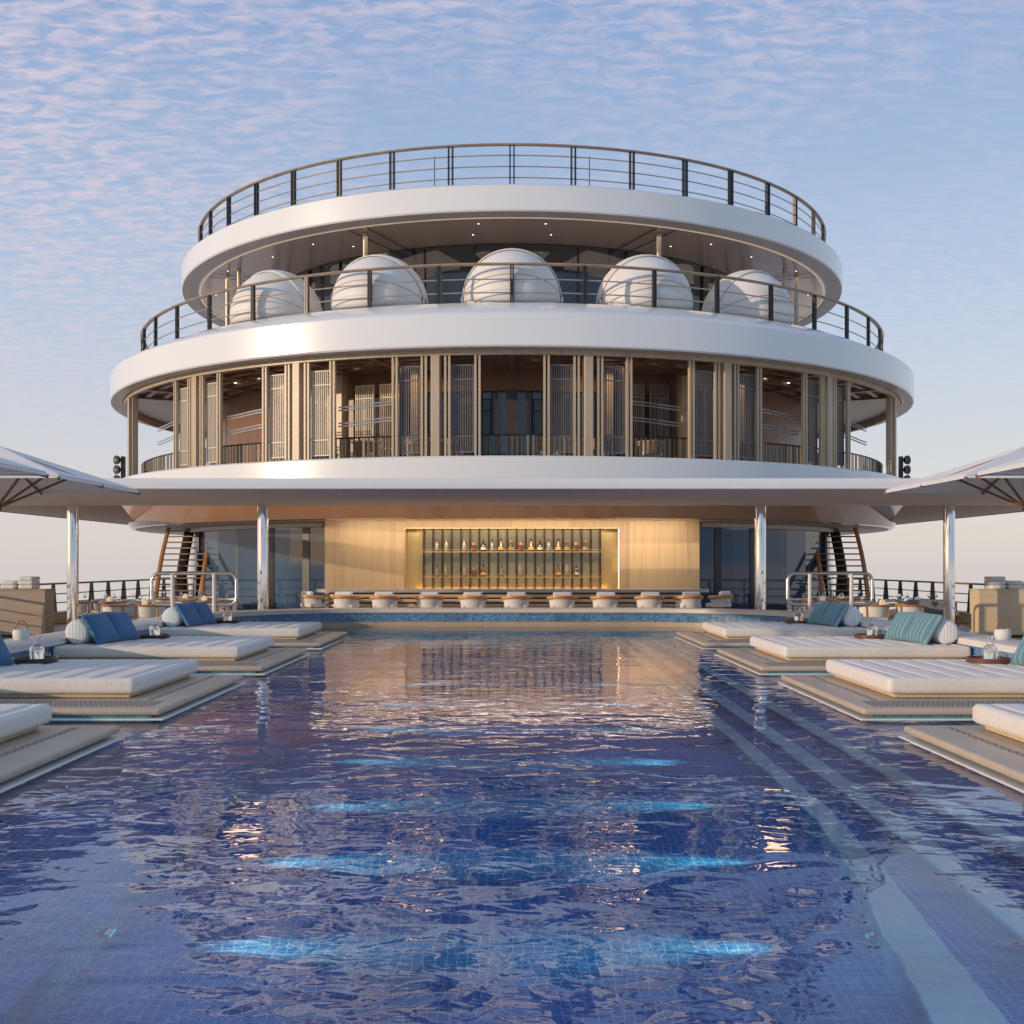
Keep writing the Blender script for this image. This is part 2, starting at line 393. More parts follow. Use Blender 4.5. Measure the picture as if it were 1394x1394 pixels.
# clouds: direction projected on a plane overhead
mx = nd(nt, 'ShaderNodeMath', operation='MAXIMUM'); mx.inputs[1].default_value = .0; L.new(sp.outputs[2], mx.inputs[0])
ad = nd(nt, 'ShaderNodeMath', operation='ADD'); ad.inputs[1].default_value = .10; L.new(mx.outputs[0], ad.inputs[0])
dx = nd(nt, 'ShaderNodeMath', operation='DIVIDE'); L.new(sp.outputs[0], dx.inputs[0]); L.new(ad.outputs[0], dx.inputs[1])
dy = nd(nt, 'ShaderNodeMath', operation='DIVIDE'); L.new(sp.outputs[1], dy.inputs[0]); L.new(ad.outputs[0], dy.inputs[1])
cb = nd(nt, 'ShaderNodeCombineXYZ'); L.new(dx.outputs[0], cb.inputs[0]); L.new(dy.outputs[0], cb.inputs[1])
mp = nd(nt, 'ShaderNodeMapping'); mp.inputs['Scale'].default_value = (11., 24., 1); mp.inputs['Rotation'].default_value = (0, 0, R(8))
L.new(cb.outputs[0], mp.inputs['Vector'])
n1 = nd(nt, 'ShaderNodeTexNoise'); n1.inputs['Scale'].default_value = 1.5; n1.inputs['Detail'].default_value = 7; n1.inputs['Roughness'].default_value = .6
n1.inputs['Distortion'].default_value = .5
L.new(mp.outputs[0], n1.inputs['Vector'])
mp2 = nd(nt, 'ShaderNodeMapping'); mp2.inputs['Scale'].default_value = (.9, .7, 1); mp2.inputs['Location'].default_value = (6.4, 4.2, 0)
L.new(cb.outputs[0], mp2.inputs['Vector'])
n2 = nd(nt, 'ShaderNodeTexNoise'); n2.inputs['Scale'].default_value = 1.; n2.inputs['Detail'].default_value = 3
L.new(mp2.outputs[0], n2.inputs['Vector'])
m1 = nd(nt, 'ShaderNodeMapRange'); m1.interpolation_type = 'SMOOTHSTEP'; m1.inputs['From Min'].default_value = .36; m1.inputs['From Max'].default_value = .70
L.new(n1.outputs['Fac'], m1.inputs[0])
m2 = nd(nt, 'ShaderNodeMapRange'); m2.interpolation_type = 'SMOOTHSTEP'; m2.inputs['From Min'].default_value = .22; m2.inputs['From Max'].default_value = .60
L.new(n2.outputs['Fac'], m2.inputs[0])
mu = nd(nt, 'ShaderNodeMath', operation='MULTIPLY'); L.new(m1.outputs[0], mu.inputs[0]); L.new(m2.outputs[0], mu.inputs[1])
# more cloud high up and to the left
hx = nd(nt, 'ShaderNodeMath', operation='MULTIPLY_ADD'); hx.inputs[1].default_value = -.55; L.new(sp.outputs[0], hx.inputs[0]); L.new(sp.outputs[2], hx.inputs[2])
m3 = nd(nt, 'ShaderNodeMapRange'); m3.interpolation_type = 'SMOOTHSTEP'; m3.inputs['From Min'].default_value = .14; m3.inputs['From Max'].default_value = .48
m3.inputs['To Min'].default_value = .34; m3.inputs['To Max'].default_value = .95
L.new(hx.outputs[0], m3.inputs[0])
mu2 = nd(nt, 'ShaderNodeMath', operation='MULTIPLY'); L.new(mu.outputs[0], mu2.inputs[0]); L.new(m3.outputs[0], mu2.inputs[1])
mixc = nd(nt, 'ShaderNodeMix', data_type='RGBA'); L.new(mu2.outputs[0], mixc.inputs[0]); L.new(rp.outputs[0], mixc.inputs[6])
mixc.inputs[7].default_value = (.62, .535, .62, 1)
# the sky away from the dusk glow (behind the viewer) is a deeper clear blue
mb_ = nd(nt, 'ShaderNodeMapRange'); mb_.interpolation_type = 'SMOOTHSTEP'; mb_.inputs['From Min'].default_value = -.15; mb_.inputs['From Max'].default_value = .75
ny = nd(nt, 'ShaderNodeMath', operation='MULTIPLY'); ny.inputs[1].default_value = -1; L.new(sp.outputs[1], ny.inputs[0])
nyx = nd(nt, 'ShaderNodeMath', operation='MULTIPLY_ADD'); nyx.inputs[1].default_value = .55; L.new(sp.outputs[0], nyx.inputs[0]); L.new(ny.outputs[0], nyx.inputs[2])
L.new(nyx.outputs[0], mb_.inputs[0])
mixb = nd(nt, 'ShaderNodeMix', data_type='RGBA'); L.new(mb_.outputs[0], mixb.inputs[0]); L.new(mixc.outputs[2], mixb.inputs[6]); mixb.inputs[7].default_value = (.26, .39, .57, 1)
mixc = mixb
bg2 = nd(nt, 'ShaderNodeBackground'); bg2.inputs[1].default_value = 1.05; L.new(mixc.outputs[2], bg2.inputs[0])
ash = nd(nt, 'ShaderNodeAddShader'); L.new(bg1.outputs[0], ash.inputs[0]); L.new(bg2.outputs[0], ash.inputs[1]); L.new(ash.outputs[0], out.inputs[0])

# ---------------------------------------------------------------- the setting: sea, hull, deck, water
ms = mat('hazy_sea', (.10, .13, .17), .25, var=.2, vscale=.02)
b = ms.node_tree.nodes['Principled BSDF']; outn = [n for n in ms.node_tree.nodes if n.type == 'OUTPUT_MATERIAL'][0]
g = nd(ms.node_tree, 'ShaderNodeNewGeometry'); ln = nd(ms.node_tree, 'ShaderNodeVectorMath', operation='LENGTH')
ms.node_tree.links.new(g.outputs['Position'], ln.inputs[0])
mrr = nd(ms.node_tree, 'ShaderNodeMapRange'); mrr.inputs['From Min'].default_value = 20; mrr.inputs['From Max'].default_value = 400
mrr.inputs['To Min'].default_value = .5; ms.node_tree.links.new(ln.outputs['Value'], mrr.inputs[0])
em = nd(ms.node_tree, 'ShaderNodeEmission'); em.inputs[0].default_value = (.665, .61, .58, 1)  # distance haze painted as a pale glow of the sea surface
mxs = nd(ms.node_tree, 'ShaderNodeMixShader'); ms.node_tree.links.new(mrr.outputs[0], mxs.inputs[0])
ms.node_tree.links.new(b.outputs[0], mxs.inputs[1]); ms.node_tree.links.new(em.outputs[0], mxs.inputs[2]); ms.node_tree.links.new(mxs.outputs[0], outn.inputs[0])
m_ = MB(); m_.lathe([(0.5, -16), (60, -16), (600, -16), (6000, -16), (60000, -16)], 64)
tag(m_.build('sea', ms), kind='structure')

HW = 13.25
m_ = MB()
m_.box((0, 33, -8.9), (2 * HW + .8, 74, 14.6))
for s_ in (-1, 1): m_.box((s_ * (HW + .25), 33, -1.0), (.5, 74, 1.26))
tag(m_.build('ship_hull', M['hull']), 'white ship hull under the teak deck, falling away to the sea', 'hull', kind='structure')
m_ = MB()
for x0, x1, y0, y1 in ((-HW, -5.97, -3, 70), (5.97, HW, -3, 70), (-5.97, 5.97, 20.7, 70)):
    m_.box(((x0 + x1) / 2, (y0 + y1) / 2, DK - .05), (x1 - x0, y1 - y0, .1))
tag(m_.build('deck', M['deck']), kind='structure')

# pool
def coping_path(off):
    """centre line of the U shaped coping offset outward by off"""
    X, Y, r = 5.95, 24.0, 3.4
    pts = [(-(X + off), -2.5)]
    for k in range(0, 19):
        a = PI - PI / 2 * k / 18
        pts.append((-(X - r) + (r + off) * math.cos(a), (Y - r) + (r + off) * math.sin(a)))
    for k in range(0, 19):
        a = PI / 2 - PI / 2 * k / 18
        pts.append(((X - r) + (r + off) * math.cos(a), (Y - r) + (r + off) * math.sin(a)))
    pts.append((X + off, -2.5))
    return pts
def loft(sections, mb):
    """sections: list of (off, z) -> strip surfaces along the coping path"""
    rows = []
    for off, z in sections:
        rows.append([mb.bm.verts.new((x, y, z)) for x, y in coping_path(off)])
    for a, b in zip(rows, rows[1:]):
        for i in range(len(a) - 1): mb.bm.faces.new((a[i], a[i + 1], b[i + 1], b[i]))
pool = empty('swimming_pool', (0, 0, 0)); tag(pool, kind='structure')
m_ = MB(); loft([(-.0, .292), (-.035, .297), (-.04, .375), (-.02, .386), (.53, .386), (.56, .375), (.56, .33), (.50, .325), (.50, DK + .0)], m_)
m_.build('coping', M['coping'], pool, smooth=True, angle=50)
m_ = MB(); loft([(.0, .293), (.0, .10)], m_); m_.build('tile_band', M['tile_end'], pool)
m_ = MB(); loft([(.0, .102), (-.14, .102), (-.15, .09), (-.15, -.35)], m_); m_.build('bench_ledge', M['platedge'], pool)
# basin: floor, left shelf and right hand steps (edges bend inward near the camera)
def ex(base, bend):
    def f(y): 
        t = max(0., min(1., (7.2 - y) / 4.5)); return base - bend * t * t * (3 - 2 * t)
    return f
YN, YF = -2.4, 20.6
ys = [YN + (YF - YN) * i / 60 for i in range(61)]
e1, e2, e3 = ex(1.88, .42), ex(2.14, .06), ex(2.50, .0)
w1 = lambda y: .13 + .24 * max(0, min(1, (6.8 - y) / 4.0)) ** 1.4
def strip(mb, fa, za, fb, zb):
    A = [mb.bm.verts.new((fa(y), y, za)) for y in ys]; B = [mb.bm.verts.new((fb(y), y, zb)) for y in ys]
    for i in range(len(ys) - 1): mb.bm.faces.new((A[i], A[i + 1], B[i + 1], B[i]))
cst = lambda v: (lambda y: v)
FZ, Z1, Z2, Z3 = -1.25, -.88, -.58, -.30
m_ = MB(); strip(m_, cst(-1.9), FZ, e1, FZ); 
strip(m_, lambda y: e1(y) + w1(y), Z1, e2, Z1); strip(m_, lambda y: e2(y) + .15, Z2, e3, Z2); strip(m_, lambda y: e3(y) + .14, Z3, cst(6.0), Z3)
strip(m_, cst(-6.0), -.55, cst(-2.6), -.55); strip(m_, cst(-2.6), -.55, cst(-1.9), -.9)
m_.build('basin_floor', M['tile_f'], pool)
m_ = MB(); strip(m_, e1, FZ, e1, Z1 - .06); strip(m_, e2, Z1, e2, Z2 - .05); strip(m_, e3, Z2, e3, Z3 - .05); strip(m_, cst(-1.9), FZ, cst(-1.9), -.9)
m_.build('basin_side', M['tile_side'], pool)
m_ = MB(); m_.quad((-1.9, YF, FZ), (1.9, YF, FZ), (1.9, YF, -.3), (-1.9, YF, -.3)); m_.quad((-6, YF, -.30), (6, YF, -.30), (6, 24.5, -.30), (-6, 24.5, -.30))
m_.quad((-6.0, YN, FZ), (6.0, YN, FZ), (6.0, YN, .1), (-6.0, YN, .1))
m_.build('basin_end', M['tile_end'], pool)
for f, z, ww, dz in ((e1, Z1, w1, .06), (e2, Z2, lambda y: .15, .05), (e3, Z3, lambda y: .14, .05)):
    m_ = MB(); strip(m_, f, z, (lambda f, ww: (lambda y: f(y) + ww(y)))(f, ww), z); strip(m_, f, z - dz, f, z)
    m_.build('step_nosing', M['tile_lt'], pool)

# water: one sheet, waves as bump
mw = bpy.data.materials.new('pool_water'); mw.use_nodes = True
nt = mw.node_tree; L = nt.links; nt.nodes.remove(nt.nodes['Principled BSDF'])
wout = [n for n in nt.nodes if n.type == 'OUTPUT_MATERIAL'][0]
rf_ = nd(nt, 'ShaderNodeBsdfRefraction'); rf_.inputs['Color'].default_value = (.88, .94, 1., 1); rf_.inputs['Roughness'].default_value = 0; rf_.inputs['IOR'].default_value = 1.33
gs_ = nd(nt, 'ShaderNodeBsdfGlossy'); gs_.inputs['Color'].default_value = (1, 1, 1, 1); gs_.inputs['Roughness'].default_value = .0
fz_ = nd(nt, 'ShaderNodeFresnel'); fz_.inputs['IOR'].default_value = 1.58
mx_ = nd(nt, 'ShaderNodeMixShader'); L.new(fz_.outputs[0], mx_.inputs[0]); L.new(rf_.outputs[0], mx_.inputs[1]); L.new(gs_.outputs[0], mx_.inputs[2]); L.new(mx_.outputs[0], wout.inputs[0])
tc = nd(nt, 'ShaderNodeTexCoord')
def wn(scale, st, det, dist, loc=0):
    mp = nd(nt, 'ShaderNodeMapping'); mp.inputs['Scale'].default_value = st; mp.inputs['Location'].default_value = (loc, loc, 0)
    mp.inputs['Rotation'].default_value = (0, 0, R(12 if loc else -6))
    L.new(tc.outputs['Object'], mp.inputs['Vector'])
    n = nd(nt, 'ShaderNodeTexNoise'); n.inputs['Scale'].default_value = scale; n.inputs['Detail'].default_value = det
    n.inputs['Roughness'].default_value = .45; n.inputs['Distortion'].default_value = dist
    L.new(mp.outputs[0], n.inputs['Vector']); return n.outputs['Fac']
WAVES = ((1.1, (1, 1.3, 1), 1, .3, 0, 1.5), (2.9, (1, 1.35, 1), 0, .7, 3, 1.0), (6.5, (1, 1.2, 1), 1, 1., 7, .30))
acc = None
for s_, st, dt, di, lc, amp in WAVES:
    o_ = wn(s_, st, dt, di, lc)
    mu = nd(nt, 'ShaderNodeMath', operation='MULTIPLY'); mu.inputs[1].default_value = amp; L.new(o_, mu.inputs[0])
    if acc is None: acc = mu.outputs[0]
    else:
        a_ = nd(nt, 'ShaderNodeMath', operation='ADD'); L.new(acc, a_.inputs[0]); L.new(mu.outputs[0], a_.inputs[1]); acc = a_.outputs[0]
# calm and ruffled patches
pt = wn(.28, (1, .7, 1), 2, .4, 21); pr_ = nd(nt, 'ShaderNodeMapRange'); pr_.interpolation_type = 'SMOOTHSTEP'
pr_.inputs['From Min'].default_value = .38; pr_.inputs['From Max'].default_value = .62; pr_.inputs['To Min'].default_value = .32; pr_.inputs['To Max'].default_value = 1.25
L.new(pt, pr_.inputs[0])
sb_ = nd(nt, 'ShaderNodeMath', operation='SUBTRACT'); sb_.inputs[1].default_value = 1.4; L.new(acc, sb_.inputs[0])
am_ = nd(nt, 'ShaderNodeMath', operation='MULTIPLY'); L.new(sb_.outputs[0], am_.inputs[0]); L.new(pr_.outputs[0], am_.inputs[1])
bp = nd(nt, 'ShaderNodeBump'); bp.inputs['Strength'].default_value = 1.; bp.inputs['Distance'].default_value = .0072
L.new(am_.outputs[0], bp.inputs['Height'])
for q_ in (rf_, gs_, fz_): L.new(bp.outputs[0], q_.inputs['Normal'])
m_ = MB(); p_ = [(x, y, 0) for x, y in coping_path(-.151)]
m_.bm.faces.new([m_.bm.verts.new(q) for q in p_[::-1]])
wo = m_.build('pool_water', mw); tag(wo, kind='structure')
if wo.data.polygons[0].normal.z < 0: wo.data.flip_normals()

# underwater lights
lamp0 = None
for side in (-1, 1):
    for i, y in enumerate((5.12, 6.30, 7.5, 8.9, 10.4, 12., 13.8)):
        x = -1.88 if side < 0 else e1(y) - .02
        if side < 0: lab = 'round underwater pool lamp on the left basin wall under the sunbeds'
        else: lab = 'round underwater pool lamp at the foot of the right hand pool steps'
        if lamp0 is None:
            r_ = empty('underwater_light', (x, y, -1.13), lab, 'pool light', 'underwater lights along the basin')
            m_ = MB(); m_.lathe([(0, .02), (.03, .02), (.045, .015), (.05, 0), (.0, 0)], 20); o = m_.build('bezel', M['satin'], r_, True)
            o.rotation_euler = (0, R(90), 0)
            m_ = MB(); m_.lathe([(0, .03), (.02, .028), (.032, .021)], 20); o = m_.build('lens', M['lens'], r_, True); o.rotation_euler = (0, R(90), 0)
            lamp0 = r_
        else: r_ = dup(lamp0, (x, y, -1.13), label=lab)
        r_.rotation_euler = (0, 0, 0 if side < 0 else PI)
        sl = bpy.data.lights.new('underwater_beam', 'SPOT'); so_ = bpy.data.objects.new('underwater_beam', sl); COL.objects.link(so_)
        sl.energy = 140; sl.color = (.40, 1., .74); sl.spot_size = R(25); sl.spot_blend = 1.; sl.shadow_soft_size = .03
        so_.location = (x - side * .06, y, -1.13)
        d = Vector((-side, -.02, -.07)); so_.rotation_euler = (-d).to_track_quat('Z', 'Y').to_euler()

# ---------------------------------------------------------------- sunbed platforms and daybeds
YB = (5.65, 9.57, 13.5, 17.55)                       # near edge of each platform
ORD = ('nearest', 'second', 'third', 'farthest')
def make_platform(sgn, label, loc):
    root = empty('pool_platform', loc, label, 'platform', 'low platforms carrying the daybeds')
    W, D = 2.74, 2.95
    m_ = MB(); m_.rbox((sgn * W / 2, D / 2, .065), (W, D, .06), .028, (12, 12, 8)); m_.build('slab', M['platedge'], root, True, angle=180)
    m_ = MB(); m_.box((sgn * (W / 2 + .04), .32, .0965), (W - .20, .40, .005)); m_.build('woven_band', M['weave'], root)
    m_ = MB(); m_.box((sgn * .30, D / 2 + .21, .0962), (.05, D - .70, .0045)); m_.build('woven_band', M['weave'], root)
    m_ = MB(); m_.box((sgn * (W / 2 + .05), D / 2, -.17), (W - .10, D - .10, .42)); m_.build('plinth', M['tile_teal'], root)
    m_ = MB(); m_.box((sgn * (W / 2 + .0), D / 2, -.006), (W + .06, D + .06, .03), bevel=.01); m_.build('waterline_trim', M['lip'], root)
    return root
def make_daybed(sgn, label, loc):
    root = empty('daybed', loc, label, 'daybed', 'cream daybeds on the pool platforms')
    W, D, H = 2.42, 2.1, .15
    def f(x, y, z):
        if z > 0:
            t = (x / .27) % 1.; t = min(t, 1 - t) * .27
            e = max(0, min(1, (D / 2 - abs(y)) / .30)) * max(0, min(1, (W / 2 - abs(x)) / .12))
            z -= .026 * math.exp(-(t / .026) ** 2) * e * (z / (H / 2))
            z += .006 * noise.noise(Vector((x * 3, y * 3, loc[1]))) * e
        y *= 1 + .004 * math.sin(x * 7 + loc[1]); 
        return (x, y, z)
    m_ = MB(); m_.rbox((0, 0, .04 + H / 2), (W, D, H), .05, (140, 30, 8), f); m_.build('mattress', M['matt'], root, True, angle=180)
    m_ = MB(); m_.box((0, 0, .021), (W - .16, D - .16, .042), bevel=.006); m_.build('base', M['base'], root)
    return root
for s_ in (-1, 1):
    side = 'left' if s_ < 0 else 'right'
    lit = 'shaded' if s_ < 0 else 'sunlit'
    P0 = make_platform(s_, f'{lit} beige pool platform, {ORD[0]} on the {side} side', (s_ * 3.05, YB[0], 0))
    D0 = make_daybed(s_, f'cream tufted daybed on the {ORD[0]} {lit} platform on the {side}', (s_ * 4.71, YB[0] + 1.82 - .1, .0995))
    for k in (1, 2, 3):
        dup(P0, (s_ * 3.05, YB[k], 0), label=f'{lit} beige pool platform, {ORD[k]} on the {side} side')
        dup(D0, (s_ * 4.71, YB[k] + 1.82 - .1, .0995), label=f'cream tufted daybed on the {ORD[k]} {lit} platform on the {side}')
    # bolsters, cushions, trays
    bol = None; pil = None; tr = None; ca = None; gl = None
    ctone = 'pale blue ticking' if s_ < 0 else 'white ticking'
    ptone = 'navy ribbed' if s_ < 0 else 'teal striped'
    for k in (1, 2, 3):
        bz = .0995 + .19; y0 = YB[k] + .62 + .35
        bed = f'the {ORD[k]} daybed on the {side}'
        x = s_ * 5.76
        if bol is None:
            m_ = MB(); n_ = 14
            prof = [(0, -.60), (.12, -.60), (.150, -.585), (.165, -.555), (.168, -.3), (.168, .3), (.165, .555), (.150, .585), (.12, .60), (0, .60)]
            m_.lathe(prof, 32)
            bmesh.ops.rotate(m_.bm, verts=m_.bm.verts, matrix=Matrix.Rotation(R(90), 3, 'X'))
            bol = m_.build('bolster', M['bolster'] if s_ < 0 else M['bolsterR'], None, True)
            bol.location = (x, y0 + .70, bz + .160); tag(bol, f'{ctone} bolster at the head of {bed}', 'bolster', f'bolsters on the {side}')
        else: dup(bol, (x, y0 + .70, bz + .160), label=f'{ctone} bolster at the head of {bed}')
        for q in (0, 1):
            yy = y0 + .30 + q * .53
            lab = f'{ptone} cushion on {bed}, the {"nearer" if q == 0 else "farther"} of two'
            if pil is None:
                m_ = MB()
                def f(px, py, pz):
                    u, v = abs(py) / .28, abs(pz) / .225
                    th = (1 - u ** 3.2) * (1 - v ** 3.2); th = max(th, 0) ** .55
                    px = (1 if px > 0 else -1 if px < 0 else 0) * abs(px) / .07 * (.012 + .068 * th) 
                    py *= 1 - .05 * (1 - v) ** 0 * (v ** 2 < .7) * (1 - v * v); pz *= 1 - .05 * (1 - u * u)
                    return (px, py, pz)
                m_.rbox((0, 0, 0), (.14, .56, .45), .01, (4, 20, 16), f, uni=True)
                bmesh.ops.rotate(m_.bm, verts=m_.bm.verts, matrix=Matrix.Rotation(s_ * R(31), 3, 'Y'))
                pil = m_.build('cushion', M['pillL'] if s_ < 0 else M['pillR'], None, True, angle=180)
                pil.location = (x - s_ * .25, yy, bz + .205); tag(pil, lab, 'cushion', f'{ptone} cushions')
                pil.rotation_euler = (R(2), 0, s_ * R(9))
            else:
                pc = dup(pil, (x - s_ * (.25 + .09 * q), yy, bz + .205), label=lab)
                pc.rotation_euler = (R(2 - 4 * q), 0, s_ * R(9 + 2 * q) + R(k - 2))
        tx, ty = s_ * 5.16, YB[k] + 2.36
        if tr is None:
            tr = empty('serving_tray', (tx, ty, bz), f'round {"dark" if s_ < 0 else "red brown"} tray on {bed}', 'tray', f'round trays on the {side}')
            tm = M['trayL'] if s_ < 0 else M['trayR']
            m_ = MB(); m_.lathe([(0, 0), (.22, 0), (.22, .012), (0, .012)], 40); m_.build('tray_base', tm, tr, True)
            m_ = MB(); m_.lathe([(.215, .0), (.232, .002), (.235, .05), (.220, .05), (.217, .012)], 48, closed=True); m_.build('tray_rim', tm, tr, True)
            ca = empty('water_carafe', (tx + .02, ty, bz + .012), f'glass water carafe on the tray of {bed}', 'carafe', f'carafes on the {side}')
            m_ = MB(); m_.lathe([(0, 0), (.07, 0), (.078, .01), (.078, .13), (.066, .155), (.036, .175), (.034, .25), (.042, .275), (.038, .275), (.030, .25), (.032, .175), (.060, .150), (.073, .13), (.073, .012), (0, .012)], 28)
            m_.build('glass_body', M['glass'], ca, True)
            m_ = MB(); m_.lathe([(0, .014), (.071, .014), (.071, .11), (0, .11)], 24); m_.build('water_fill', M['water_in'], ca, True)
            gl = empty('drinking_glass', (tx + .14, ty - .03, bz + .012), f'short glass tumbler on the tray of {bed}', 'glass', f'tumblers on the {side}')
            m_ = MB(); m_.lathe([(0, 0), (.034, 0), (.039, .085), (.036, .085), (.031, .006), (0, .006)], 20); m_.build('tumbler', M['glass'], gl, True)
        else:
            dup(tr, (tx, ty, bz), label=f'round {"dark" if s_ < 0 else "red brown"} tray on {bed}')
            dup(ca, (tx + .02, ty, bz + .012), label=f'glass water carafe on the tray of {bed}')
            dup(gl, (tx + .14, ty - .03, bz + .012), label=f'short glass tumbler on the tray of {bed}')
    # bucket with a leather handle on the coping
    bk = empty('bucket', (s_ * 6.28, 14.1, .386), f'white bucket with arched leather handle on the {side} coping', 'bucket', 'buckets on the coping'); bk.scale = (.85, .85, .85)
    m_ = MB(); m_.lathe([(0, 0), (.09, 0), (.115, .03), (.125, .10), (.11, .15), (.10, .155), (.098, .15), (.11, .1), (.1, .03), (0, .02)], 28); m_.build('bucket_body', M['basket'], bk, True)
    m_ = MB(); m_.tube([(.10 * math.cos(a), 0, .12 + .16 * math.sin(a)) for a in [PI * i / 16 for i in range(17)]], .01, 8, flat=(.006, .014)); m_.build('handle', M['leather'], bk, True)

# ---------------------------------------------------------------- round superstructure (one thing)
S = empty('ship_superstructure', (0, CY, 0), 'white circular three tier ship superstructure with railings, louvres and bar level behind the pool', 'ship superstructure')
E = EYE
SEG = 200
def pol(r, phi, z=0): return (r * math.sin(phi), -r * math.cos(phi), z)      # phi=0 faces the camera
# tier 1
m_ = MB(); m_.lathe([(12.9, 2.55 + E), (14.0, 2.60 + E), (14.2, 2.74 + E), (14.25, 2.70 + E), (14.25, 1.98 + E), (13.9, 1.96 + E), (12.9, 1.96 + E)], SEG, closed=True)
m_.build('lower_fascia', M['white'], S, True, angle=25)
m_ = MB(); m_.lathe([(14.17, 1.955 + E), (13.73, 1.20 + E), (13.60, 1.18 + E)], SEG); m_.build('copper_band', M['copper'], S, True, angle=35)
m_ = MB(); m_.lathe([(13.6, 1.19 + E), (0.01, 1.21 + E)], SEG); m_.build('bar_ceiling', mat('cream_bar_ceiling', (.62, .56, .47), .5, var=.02), S)
m_ = MB(); m_.lathe([(0.01, 2.58 + E), (13.0, 2.58 + E)], 96); m_.build('lounge_floor', M['deck'], S)
# tier 2
m_ = MB(); m_.lathe([(14.02, 5.46 + E), (14.36, 5.46 + E), (14.40, 5.50 + E), (14.40, 6.28 + E), (14.34, 6.35 + E), (13.40, 6.79 + E), (13.2, 6.79 + E), (13.2, 6.76 + E), (12.5, 6.76 + E), (12.5, 5.62 + E), (14.02, 5.62 + E)], SEG, closed=True)
m_.build('middle_fascia', M['white'], S, True, angle=25)
m_ = MB(); m_.lathe([(12.52, 6.768 + E), (.01, 6.768 + E)], 96); m_.build('middle_deck', M['whitedeck'], S)
m_ = MB(); m_.lathe([(14.04, 5.455 + E), (14.37, 5.452 + E)], SEG); m_.build('soffit_trim', M['undergrey'], S)
m_ = MB(); m_.lathe([(14.01, 5.57 + E), (.01, 5.57 + E)], SEG); m_.build('lounge_ceiling', M['ceil'], S)
m_ = MB(); m_.lathe([(13.86, 5.34 + E), (13.98, 5.34 + E), (13.98, 5.56 + E), (13.86, 5.56 + E)], SEG, closed=True); m_.build('head_rail', M['tan'], S)
m_ = MB()
for k in range(-8, 9):
    a = k * R(8.1)
    x, y, _ = pol(12.3, a); m_.box((x, y, 5.50 + E), (.16, 2.9, .14), rz=a)
for r_ in (13.3, 12.75, 12.2, 11.65, 11.1):
    m_.lathe([(r_ - .08, 5.47 + E), (r_ + .08, 5.47 + E), (r_ + .08, 5.56 + E), (r_ - .08, 5.56 + E)], 120, closed=True, a0=R(-90 - 66), a1=R(-90 + 66))
m_.build('ceiling_beams', M['beam'], S)
# tier 3
m_ = MB(); m_.lathe([(11.78, 9.6 + E), (12.03, 9.6 + E), (12.07, 9.64 + E), (12.07, 10.30 + E), (12.0, 10.36 + E), (11.5, 10.50 + E), (10.5, 10.5 + E), (10.5, 9.7 + E), (11.78, 9.7 + E)], SEG, closed=True)
m_.build('upper_fascia', M['white'], S, True, angle=25)
m_ = MB(); m_.lathe([(11.55, 9.594 + E), (12.04, 9.592 + E)], SEG); m_.lathe([(11.55, 9.594 + E), (11.5, 9.66 + E)], SEG); m_.build('soffit_trim', M['undergrey'], S, False)
m_ = MB(); m_.lathe([(10.52, 10.508 + E), (.01, 10.508 + E)], 96); m_.build('top_deck', M['whitedeck'], S)
m_ = MB(); m_.lathe([(11.76, 9.66 + E), (11.4, 9.62 + E), (.01, 9.562 + E)], SEG); m_.build('upper_soffit', M['soffit'], S, True)
m_ = MB(); m_.lathe([(11.40, 9.598 + E), (11.47, 9.602 + E), (11.47, 9.615 + E), (11.40, 9.612 + E)], SEG, closed=True); m_.build('cove_strip', M['led2'], S)
for a in (-24, -21, 21, 24, -62, -59, 59, 62):
    x, y, _ = pol(10.2, R(a)); m_ = MB(); m_.box((x, y, 9.572 + E), (.03, 2.4, .012), rz=R(a) + .05 * (1 if a > 0 else -1))
    m_.build('ceiling_joint', M['darkmetal'], S)
dl = None
for r_, a in ((10.9, 5), (10.9, -5), (9.9, 6.6), (9.9, -6.6), (10.7, 34), (10.7, -34), (9.9, 29), (9.9, -29), (11.0, 58), (11.0, -58), (10.9, 76), (10.9, -76), (10.6, 45), (10.6, -45)):
    x, y, _ = pol(r_, R(a))
    m_ = MB(); m_.lathe([(0, 0), (.026, 0), (.026, .04), (0, .04)], 12, c=(x, y, 9.562 + E + (r_ / 11.4) * .058 - .004)); m_.build('downlight', M['spot'], S)
for a in [-46, -40, -30, -22, -19, -15, 0, 3, 15, 19, 23, 40, 46]:
    x, y, _ = pol(12.5 if a % 2 else 11.8, R(a))
    m_ = MB(); m_.lathe([(0, 0), (.045, 0), (.045, .02), (0, .02)], 12, c=(x, y, 5.552 + E)); m_.build('downlight', M['spot'], S)

